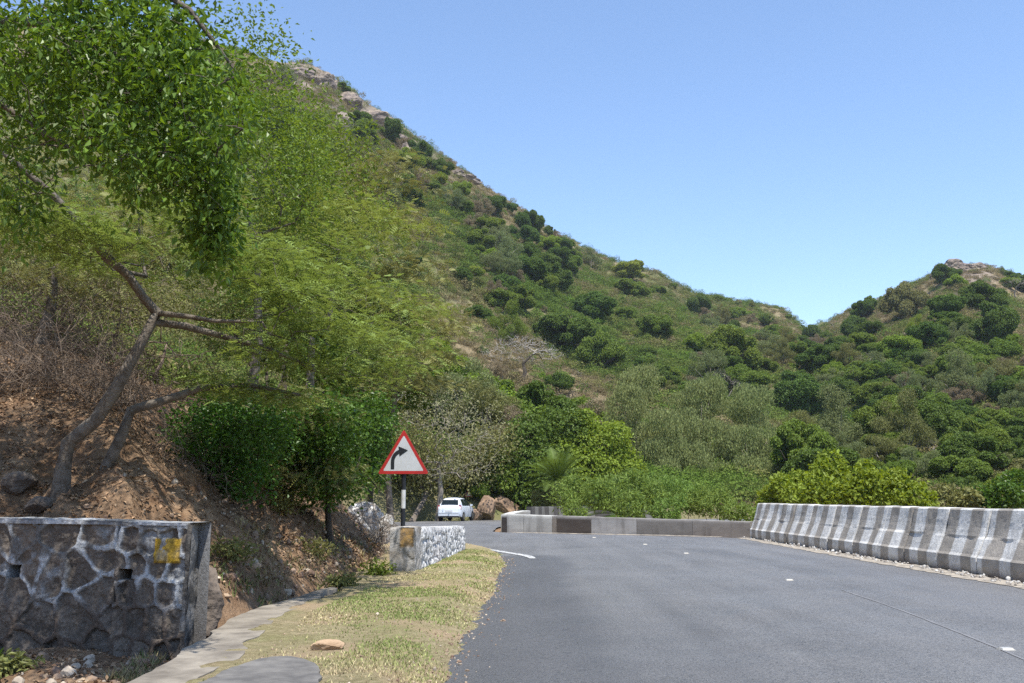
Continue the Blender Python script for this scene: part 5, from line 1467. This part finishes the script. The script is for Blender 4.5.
# ---------------- low grey parapet across the bend
m_par, nt = new_mat('stained_plaster')
tc = N(nt, 'ShaderNodeTexCoord'); mp = N(nt, 'ShaderNodeMapping'); mp.inputs['Scale'].default_value = (3, 3, .6); nt.links.new(tc.outputs['Object'], mp.inputs[0])
ns = N(nt, 'ShaderNodeTexNoise'); ns.inputs['Scale'].default_value = 1.4; ns.inputs['Detail'].default_value = 6; nt.links.new(mp.outputs[0], ns.inputs['Vector'])
c = mixc(nt, ramp(nt, ns.outputs[0], [(.50, 0), (.72, .5)]), attr(nt, 'col'), (.10, .09, .08))
finish(nt, c, .9, noise_fac(nt, 25, 5, .7), .5, .01, spec=.15)
def block_run(root, name, p0, p1, h0, h1, th, colr, top=None, nseg=None, z0=-.08, seed=1):
    p0, p1 = np.array(p0, float), np.array(p1, float); L = np.linalg.norm(p1 - p0); d = (p1 - p0) / L; nrm = np.array([d[1], -d[0]])
    nu = nseg or max(3, int(L / .12)); us_ = np.linspace(.006, L - .006, nu)
    prf = [(0, z0)] + [(0, k) for k in np.linspace(.0, 1, 6)[1:-1]] + [(0, .93), (.012, 1), (.25, 1), (.5, 1), (.75, 1), (.988, 1), (1, .93), (1, .5), (1, z0)]
    rows = []; cols_ = []
    for u in us_:
        h = h0 + (h1 - h0) * u / L
        pt = p0 + d * u
        for a, b in prf:
            zz = b * h if b > 0 else b
            q = pt - nrm * (a * th) ; j = .012 * fbm(np.array([u * 2 + seed]), np.array([zz * 3 + a * 5]), oct=3, seed=seed)[0]
            rows.append((q[0] + nrm[0] * j, q[1] + nrm[1] * j, zz + (j if b == 1 else 0)))
            cols_.append(top if (top is not None and b >= .93) else colr)
    m = len(prf); V_ = np.array(rows) - np.array(root.location); i_ = np.arange(nu * m).reshape(nu, m)
    Q_ = grid_quads(nu, m); T_ = []
    for row, fl in ((0, 1), (nu - 1, 0)):
        for a in range(1, m - 1): T_.append((i_[row, 0], i_[row, a], i_[row, a + 1]) if fl == 0 else (i_[row, 0], i_[row, a + 1], i_[row, a]))
    return mk(name, V_, Q_, np.array(T_), m_par, root, pcol=np.array(cols_))
par = empty('parapet', (3.5, 34.8, 0))
def lerp2(a, b, t): return (a[0] + (b[0] - a[0]) * t, a[1] + (b[1] - a[1]) * t)
e0, e1 = (-.38, 36.4), (7.55, 32.1)
cuts = [0, .025, .10, .225, .245, .39, .575, .79, 1.0]
cl_ = [(.07, .06, .055), (.42, .41, .385), (.40, .39, .365), (.22, .19, .16), (.085, .07, .06), (.36, .345, .33), (.20, .185, .17), (.23, .21, .19)]
for i in range(8):
    a, b = cuts[i], cuts[i + 1]; ha = .64 - .17 * a; hb = .64 - .17 * b
    block_run(par, 'parapet_panel', lerp2(e0, e1, a), lerp2(e0, e1, b), ha, hb, .42 if i > 2 else .5, cl_[i], top=(.55, .54, .5) if i < 3 else (.30, .28, .26), seed=i + 2)
tag(par, 'low grey and dark stained parapet wall across the outside of the bend', 'parapet')
par2 = empty('parapet', (-.8, 42, 0))
pts2 = [(-.40, 36.9), (-.33, 39.6), (-.2, 42.5), (.05, 46), (.5, 49.2)]
for i in range(4): block_run(par2, 'parapet_panel', (pts2[i][0], pts2[i][1]), pts2[i + 1], .60, .60, -.4, (.30, .29, .27), top=(.55, .54, .5), seed=20 + i)
tag(par2, 'parapet running back along the inside of the far bend', 'parapet')
far = empty('parapet', (2.0, 53, 0))
fp = [(.75, 53.0), (1.5, 54.0), (2.6, 54.7), (4.4, 55.7), (8.2, 57.9)]
for i in range(4):
    for k in range(4):
        a, b = lerp2(fp[i], fp[i + 1], k / 4), lerp2(fp[i], fp[i + 1], (k + 1) / 4)
        block_run(far, 'parapet_panel', a, b, .74, .74, -.35, (.20, .195, .18) if k % 2 else (.10, .095, .09), seed=30 + i * 4 + k, nseg=4)
tag(far, 'dark and pale striped parapet beyond the bend under the palm', 'parapet')

# ---------------- white rubble parapet with its pillar
m_wrub, nt = new_mat('lime_washed_rubble')
c = mixc(nt, ramp(nt, noise_fac(nt, 20, 6, .7), [(.38, .6), (.55, 0)]), attr(nt, 'col'), (.16, .14, .12))
finish(nt, c, .9, noise_fac(nt, 40, 5, .7), .7, .012, spec=.15)
def rough_wall(root, name, p0, p1, h0, h1, th, amp, fr, colf, mat, res=.025, z0=-.1, seed=1):
    """wall with every face rough: p0-p1 is the road-side face, thickness goes to the left"""
    p0, p1 = np.array(p0, float), np.array(p1, float); L = np.linalg.norm(p1 - p0); d = (p1 - p0) / L; nrm = np.array([d[1], -d[0]])
    per = []
    for k in np.arange(0, L, res): per.append((p0 + d * k, nrm, k))
    for k in np.arange(0, th, res): per.append((p1 - nrm * k, d, L + k))
    for k in np.arange(0, L, res * 2): per.append((p1 - nrm * th - d * k, -nrm, L + th + k))
    for k in np.arange(0, th, res): per.append((p0 - nrm * (th - k), -d, 2 * L + th + k))
    n = len(per); pt = np.array([q[0] for q in per]); nn = np.array([q[1] for q in per]); s = np.array([q[2] for q in per])
    tt = np.clip(((pt - p0) @ d) / L, 0, 1); H = h0 + (h1 - h0) * tt
    v = np.linspace(0, 1, max(6, int(max(h0, h1) / res)))
    Sg, Vg = np.meshgrid(s, v, indexing='ij'); Hg = H[:, None] * np.ones_like(Vg); Zg = z0 + (Hg - z0) * Vg
    f_, id_ = voronoi2(Sg, Zg + 5, fr, fr * .8, seed, .9)
    mort_ = sstep(.06, .02, f_); disp = amp * ((1 - mort_) * (.5 + .6 * fbm(Sg * 9, Zg * 9, oct=4, seed=seed)) + .35 * fbm(Sg * 3, Zg * 3, oct=3, seed=seed + 1))
    topf = np.exp(-(1 - Vg) * Hg / .03)
    disp = disp * (1 - topf) - .012 * topf
    X_ = pt[:, 0][:, None] + nn[:, 0][:, None] * disp; Y_ = pt[:, 1][:, None] + nn[:, 1][:, None] * disp
    V_ = np.stack([X_, Y_, Zg], -1); colr = colf(Sg, Zg, mort_, L, th)
    m = len(v); i_ = np.arange(n * m).reshape(n, m)
    nx = np.roll(np.arange(n), -1)
    Q_ = np.stack([i_[:, :-1], i_[nx, :-1], i_[nx, 1:], i_[:, 1:]], -1).reshape(-1, 4)
    cen = np.array([*(p0 + d * L / 2 - nrm * th / 2), 0]); nB = int(L / res)
    # lid: a rough centre line between the two long sides
    base_n = n * m; lid = []; k_ = 40
    V_ = V_.reshape(-1, 3); colr = colr.reshape(-1, 3)
    ctr = np.array([[*(p0 + d * L * (j + .5) / k_ - nrm * th / 2), h0 + (h1 - h0) * (j + .5) / k_ + .012 * math.sin(j * 2.3)] for j in range(k_)])
    T_ = []
    tj = np.clip((tt * k_).astype(int), 0, k_ - 1)
    for q in range(n):
        r = (q + 1) % n; T_.append((i_[q, -1], i_[r, -1], base_n + tj[q]))
        if tj[q] != tj[r]: T_.append((i_[r, -1], base_n + tj[r], base_n + tj[q]))
    V_ = np.vstack([V_, ctr]); colr = np.vstack([colr, np.tile(colr[m - 1], (k_, 1))])
    return mk(name, V_ - np.array(root.location), Q_, np.array(T_), mat, root, pcol=colr)
pw_ = empty('parapet_wall', (-1.6, 17, 0))
def white_cols(s, z, mo, L, th):
    g = sstep(-.3, .2, fbm(s * 5, z * 5, oct=4, seed=201))[..., None]
    c = np.array([.60, .60, .59]) * (.65 + .4 * g); crack = (mo * .25)[..., None]
    c = c * (1 - crack) + np.array([.3, .28, .26]) * crack
    dt = sstep(.10, -.02, z + .05 * fbm(s * 4, z * 3, seed=202))[..., None]; return c * (1 - dt * .6) + np.array([.3, .24, .16]) * .6 * dt
def pillar_cols(s, z, mo, L, th):
    g = sstep(-.35, .3, fbm(s * 4, z * 4, oct=5, seed=203))[..., None]
    c = np.array([.24, .215, .18]) * (1 - g) + np.array([.46, .44, .41]) * g
    fr = 2 * L + th; u = s - fr                       # front face runs from far-left corner to the road side
    yel = sstep(.16, .18, u) * sstep(.40, .385, u) * sstep(.44, .47, z + .02 * fbm(s * 12, z * 12, seed=204)) * (s > fr)
    yc = np.array([.30, .17, .035]) * (.7 + .7 * sstep(-.2, .3, fbm(s * 12, z * 12, oct=3, seed=205)))[..., None]
    c = c * (1 - yel[..., None] * .85) + yc * yel[..., None] * .85
    lime = sstep(.42, .2, z)[..., None] * .35; return c * (1 - lime) + np.array([.42, .40, .37]) * lime
rough_wall(pw_, 'pillar', (-1.56, 16.3), (-1.50, 16.78), .765, .765, .41, .018, .3, pillar_cols, m_wrub, seed=5)
rough_wall(pw_, 'wall', (-1.50, 16.79), (-1.08, 22.9), .75, .60, .36, .055, .24, white_cols, m_wrub, seed=6)
tag(pw_, 'white painted rubble parapet ending in a grey pillar with a rusty yellow patch', 'parapet')

# ---------------- warning sign
m_red = simple_mat('sign_red', (.52, .035, .03), (.40, .03, .03), 6, .45, 30, .1, .002)
m_white = simple_mat('sign_white', (.60, .61, .62), (.52, .53, .53), 6, .45)
m_black = simple_mat('sign_black', (.02, .022, .026), None, rough=.5)
m_pole_w = simple_mat('pole_white', (.62, .62, .6), (.5, .49, .46), 10, .6)
m_back = simple_mat('sign_back_metal', (.35, .35, .34), (.28, .28, .27), 8, .5, metallic=.5)
def warning_sign(loc, side, zc, pole_h, label, rz=0, tiltx=0):
    e = empty('warning_sign', loc, rz)
    pr = .038
    for a, b, m_ in [(-.1, pole_h * .655, m_black), (pole_h * .655, pole_h * .845, m_pole_w), (pole_h * .845, zc + side * .35, m_black)]:
        mb = MB(); mb.tube([(0, 0, a), (0, 0, b)], pr * (1.0 if m_ is m_black else 1.02), 14); mb.build('pole', m_, e)
    h = side * math.sqrt(3) / 2; cz = zc
    def tri(s_, y, r=.0, n=7):
        """rounded triangle outline of side s_"""
        hh = s_ * math.sqrt(3) / 2; c = [(-s_ / 2, -hh / 3), (s_ / 2, -hh / 3), (0, 2 * hh / 3)]; out = []
        for i in range(3):
            p = Vector(c[i]); q = Vector(c[(i - 1) % 3]); t = Vector(c[(i + 1) % 3])
            d1 = (q - p).normalized(); d2 = (t - p).normalized(); a = p + d1 * r * 1.7; b = p + d2 * r * 1.7
            for k in range(n + 1):
                w = k / n; v = a * (1 - w) ** 2 + p * 2 * w * (1 - w) + b * w * w; out.append((v.x, y, v.y + cz))
        return out
    yb = -pr - .012
    mb = MB(); mb.prism(tri(side, yb, .03), (0, .004, 0)); board = mb.build('sign_board', m_back, e)
    mb = MB(); o_ = tri(side, yb - .003, .03); i_ = tri(side * .80, yb - .003, .018); n = len(o_)
    vs_ = o_ + i_ + [(x, y - .003, z) for x, y, z in o_] + [(x, y - .003, z) for x, y, z in i_]
    fs = []
    for k in range(n):
        k2 = (k + 1) % n
        fs += [(2 * n + k, 2 * n + k2, 3 * n + k2, 3 * n + k), (k2, k, n + k, n + k2), (k, k2, 2 * n + k2, 2 * n + k), (n + k2, n + k, 3 * n + k, 3 * n + k2)]
    mb.add(vs_, fs); mb.build('red_border', m_red, e)
    mb = MB(); mb.prism(tri(side * .80 - .004, yb - .003, .018), (0, -.0025, 0)); mb.build('white_field', m_white, e)
    # arrow bending to the right
    s_ = side / .9; w = .062 * s_; y = yb - .0075; pts = []
    bx_, bz_ = -.19 * s_, cz - .175 * s_
    R_ = .19 * s_; cxr, czr = bx_ + R_, cz + .015 * s_ - .06 * s_
    cl = [(bx_, bz_), (bx_, czr - .02 * s_)] + [(cxr - R_ * math.cos(t_), czr + R_ * math.sin(t_)) for t_ in np.linspace(0, 1.25, 9)]
    L_, R2 = [], []
    for k, (a, b) in enumerate(cl):
        p = Vector(cl[max(k - 1, 0)]); q = Vector(cl[min(k + 1, len(cl) - 1)]); d = (q - p).normalized(); nv = Vector((-d.y, d.x)) * w / 2
        L_.append((a + nv.x, b + nv.y)); R2.append((a - nv.x, b - nv.y))
    mb = MB(); n = len(cl); V_ = [(a, y, b) for a, b in L_] + [(a, y, b) for a, b in R2]
    V_ += [(a, y - .002, b) for a, b, in L_] + [(a, y - .002, b) for a, b in R2]
    F_ = [(2 * n + k, 3 * n + k, 3 * n + k + 1, 2 * n + k + 1) for k in range(n - 1)] + [(k, k + 1, n + k + 1, n + k) for k in range(n - 1)]
    mb.add(V_, F_)
    hx, hz = cl[-1]; hd = Vector((1, .12)).normalized(); hn = Vector((-hd.y, hd.x))
    a = Vector((hx - .02 * s_, hz - .002)) ; tip = a + hd * .155 * s_
    mb.prism([(p.x, y, p.y) for p in (a + hn * .085 * s_, a - hn * .085 * s_, tip)], (0, -.003, 0))
    mb.build('arrow', m_black, e)
    tag(e, label, 'road sign')
    return e
Ys = 17.0
top = P(404, 429.5, Ys); bl = P(378, 474, Ys); br = P(429.5, 474, Ys)
side = (br - bl).x; zc = bl.z + side * math.sqrt(3) / 6
warning_sign(((bl.x + br.x) / 2, Ys, 0), side, zc, 1.62, 'red bordered triangular sign with right bend arrow on a black and white pole', rz=-.05)
p = P(464, 506, 65); warning_sign((p.x, 72.0, .1), .62, 1.35, 1.0, 'tiny distant triangular sign just right of the car', rz=-.1)

# ---------------- road studs
m_stud = simple_mat('stud_body', (.45, .45, .43), (.28, .27, .25), 30, .5); m_refl = simple_mat('stud_reflector', (.55, .5, .4), None, rough=.2)
for a, b, lab in [(789, 581, 'white road stud on the asphalt in the middle distance on the right'), (1006, 651, 'nearest white road stud at the right edge of the picture'),
                  (686, 554, 'white road stud in front of the middle of the low grey parapet'), (645, 545, 'white road stud left of the one before the parapet middle'), (594, 538, 'farthest white road stud near the dark panel of the parapet')]:
    dx, dy, dz = ray(a, b); k = -(CAMZ - .03) / dz; x, y = dx * k, dy * k
    e = empty('road_stud', (x, y, road_z(x, y) + .001), .12)
    mb = MB(); w, l, h_ = .055, .05, .018
    mb.add([(-w, -l, 0), (w, -l, 0), (w, l, 0), (-w, l, 0), (-w * .8, -l * .5, h_), (w * .8, -l * .5, h_), (w * .8, l * .5, h_), (-w * .8, l * .5, h_)], [(3, 2, 1, 0), (4, 5, 6, 7), (0, 1, 5, 4), (1, 2, 6, 5), (2, 3, 7, 6), (3, 0, 4, 7)])
    mb.build('stud_body', m_stud, e)
    mb = MB(); mb.add([(-w * .75, -l * .93, .004), (w * .75, -l * .93, .004), (w * .65, -l * .6, h_ - .003), (-w * .65, -l * .6, h_ - .003), (-w * .75, -l * .9, .0), (w * .75, -l * .9, .0)], [(0, 1, 2, 3), (4, 5, 1, 0)]); 
    mb.build('reflector', m_refl, e)
    tag(e, lab, 'road stud')

# ---------------- silver hatchback
m_paint, nt = new_mat('silver_paint'); finish(nt, (.66, .70, .74), .38, metallic=.0, spec=.4, coat=.3)
m_glass, nt = new_mat('car_glass'); finish(nt, (.012, .018, .02), .12, spec=.3)
m_tyre = simple_mat('tyre_rubber', (.02, .02, .02), None, rough=.85); m_rim = simple_mat('alloy', (.5, .5, .5), None, rough=.3, metallic=.8)
m_lamp, nt = new_mat('tail_lamp_red'); finish(nt, (.28, .02, .02), .15, spec=.6)
m_trim = simple_mat('black_trim', (.03, .03, .033), None, rough=.6)
m_plate = simple_mat('plate_white', (.7, .7, .68), None, rough=.5)
ST = [(-.02, .42, .62, .66, .80, .84, .60, .02), (.02, .32, .74, .78, .88, .93, .62, .02), (.12, .27, .79, .82, .96, 1.02, .62, .03), (.30, .24, .82, .84, .97, 1.30, .56, .05), (.46, .23, .83, .845, .97, 1.44, .54, .05), (.62, .22, .83, .85, .97, 1.485, .545, .05),
      (1.2, .22, .83, .85, .96, 1.52, .56, .05), (1.9, .22, .83, .85, .95, 1.50, .56, .05), (2.3, .22, .83, .85, .94, 1.42, .55, .05), (2.9, .22, .83, .845, .92, 1.06, .62, .03), (3.1, .23, .83, .84, .90, .96, .66, .02), (3.5, .25, .80, .82, .80, .86, .62, .02),
      (3.75, .28, .72, .76, .68, .74, .56, .02), (3.86, .38, .6, .66, .56, .62, .5, .01)]
car = empty('car', (0, 0, 0))
rings = []
for x, zb, wb, w_, zbelt, zr, wr, rr2 in ST:
    h = [(0, zb), (wb * .6, zb), (wb, zb + .03), (w_, zb + .16), (w_ + .005, (zb + zbelt) / 2), (w_ - .015, zbelt - .06), (w_ - .035, zbelt), ((w_ - .035) * .45 + wr * .55, zbelt * .45 + zr * .55 - .01), (wr, zr - .05), (wr - .10, zr - .01), (wr * .4, zr + .012), (0, zr + .016)]
    ring = [(y, z) for y, z in h] + [(-y, z) for y, z in reversed(h[1:-1])]
    rings.append([(x, y, z) for y, z in ring])
R_ = np.array(rings); ns_, nr2 = R_.shape[:2]
mb = MB(); V_ = R_.reshape(-1, 3); F_ = []
for i in range(ns_ - 1):
    for k in range(nr2):
        k2 = (k + 1) % nr2; F_.append((i * nr2 + k, (i + 1) * nr2 + k, (i + 1) * nr2 + k2, i * nr2 + k2))
F_.append(tuple(range(nr2))); F_.append(tuple((ns_ - 1) * nr2 + k for k in reversed(range(nr2))))
mb.add(V_, F_); body = mb.build('body', m_paint, car, smooth=True)
bv = body.modifiers.new('edges', 'EDGE_SPLIT'); bv.split_angle = math.radians(50)
def panel(name, pts, mat, off, parent=car, n=(0, 0, 0)):
    c = sum((Vector(p) for p in pts), Vector()) / len(pts); nv = (Vector(pts[1]) - Vector(pts[0])).cross(Vector(pts[2]) - Vector(pts[0])).normalized()
    if nv.dot(Vector(n)) < 0: nv = -nv
    mb = MB(); q = [Vector(p) + nv * off for p in pts]; mb.prism(q, nv * -.03); return mb.build(name, mat, parent)
panel('rear_window', [(.145, -.60, 1.06), (.145, .60, 1.06), (.36, .53, 1.36), (.36, -.53, 1.36)], m_glass, .035, n=(-1, 0, .5))
panel('windscreen', [(2.40, -.53, 1.37), (2.40, .53, 1.37), (2.86, .60, 1.09), (2.86, -.60, 1.09)], m_glass, .014, n=(1, 0, .5))
for s in (-1, 1):
    panel('side_window', [(.55, s * .805, 1.0), (1.32, s * .805, 1.0), (1.32, s * .575, 1.44), (.72, s * .57, 1.41)], m_glass, .01, n=(0, s, .3))
    panel('side_window', [(1.38, s * .805, 1.0), (2.62, s * .80, .985), (2.12, s * .58, 1.40), (1.38, s * .575, 1.44)], m_glass, .01, n=(0, s, .3))
    panel('tail_lamp', [(.06, s * .60, .84), (.03, s * .60, .72), (.10, s * .82, .74), (.16, s * .82, 1.02), (.13, s * .66, 1.02)], m_lamp, .03, n=(-1, s * .3, 0))
    mb = MB(); mb.box((2.45, s * .93, 1.03), (.12, .16, .12)); mb.build('wing_mirror', m_paint, car)
    for xw in (.68, 3.08):
        mb = MB(); mb.tube([(xw, s * .70, .305), (xw, s * .852, .305)], .345, 20); mb.build('wheel_arch', m_trim, car)
        mb = MB(); mb.tube([(xw, s * .66, .30), (xw, s * .70, .30), (xw, s * .85, .30), (xw, s * .868, .30)], [.27, .30, .30, .27], 22); wh_ = mb.build('wheel', m_tyre, car)
        mb = MB(); mb.tube([(xw, s * .85, .30), (xw, s * .876, .30)], .19, 16); mb.build('rim', m_rim, wh_)
mb = MB(); mb.box((.0, 0, .40), (.16, 1.44, .12)); mb.box((-.03, 0, .55), (.10, 1.40, .10)); mb.build('bumper', m_paint, car)
mb = MB(); mb.box((-.085, 0, .66), (.02, .50, .11)); mb.build('number_plate', m_plate, car)
mb = MB(); mb.box((.02, 0, .31), (.10, 1.3, .07)); mb.build('bumper_trim', m_trim, car)
mb = MB(); mb.tube([(.9, .3, 1.5), (.7, .3, 1.68)], .006, 5); mb.build('aerial', m_trim, car)
p = P(449, 520, 64.5)
car.location = (p.x, 64.5, road_z(p.x, 64.5) + .012); car.rotation_euler = (0, 0, PI / 2 - math.radians(12)); car.scale = (.93, .95, .97)
tag(car, 'silver hatchback driving away round the far bend', 'car')

# ---------------- air
m_haze, nt = new_mat('haze_air')
pv = N(nt, 'ShaderNodeVolumePrincipled'); pv.inputs['Color'].default_value = (.80, .88, 1, 1); pv.inputs['Density'].default_value = .00013; pv.inputs['Anisotropy'].default_value = .2
o_ = N(nt, 'ShaderNodeOutputMaterial'); nt.links.new(pv.outputs[0], o_.inputs['Volume'])
zt = [v_ for v_ in (Z.max(), Z.min())]
mb = MB(); zlo, zhi = float(Z.min()) - 1.5, float(Z.max()) + 16
mb.box((0, 0, (zlo + zhi) / 2), (1850, 1850, zhi - zlo)); hz = mb.build('haze', m_haze); tag(hz, 'thin blue haze in the air over the valley', kind='stuff')
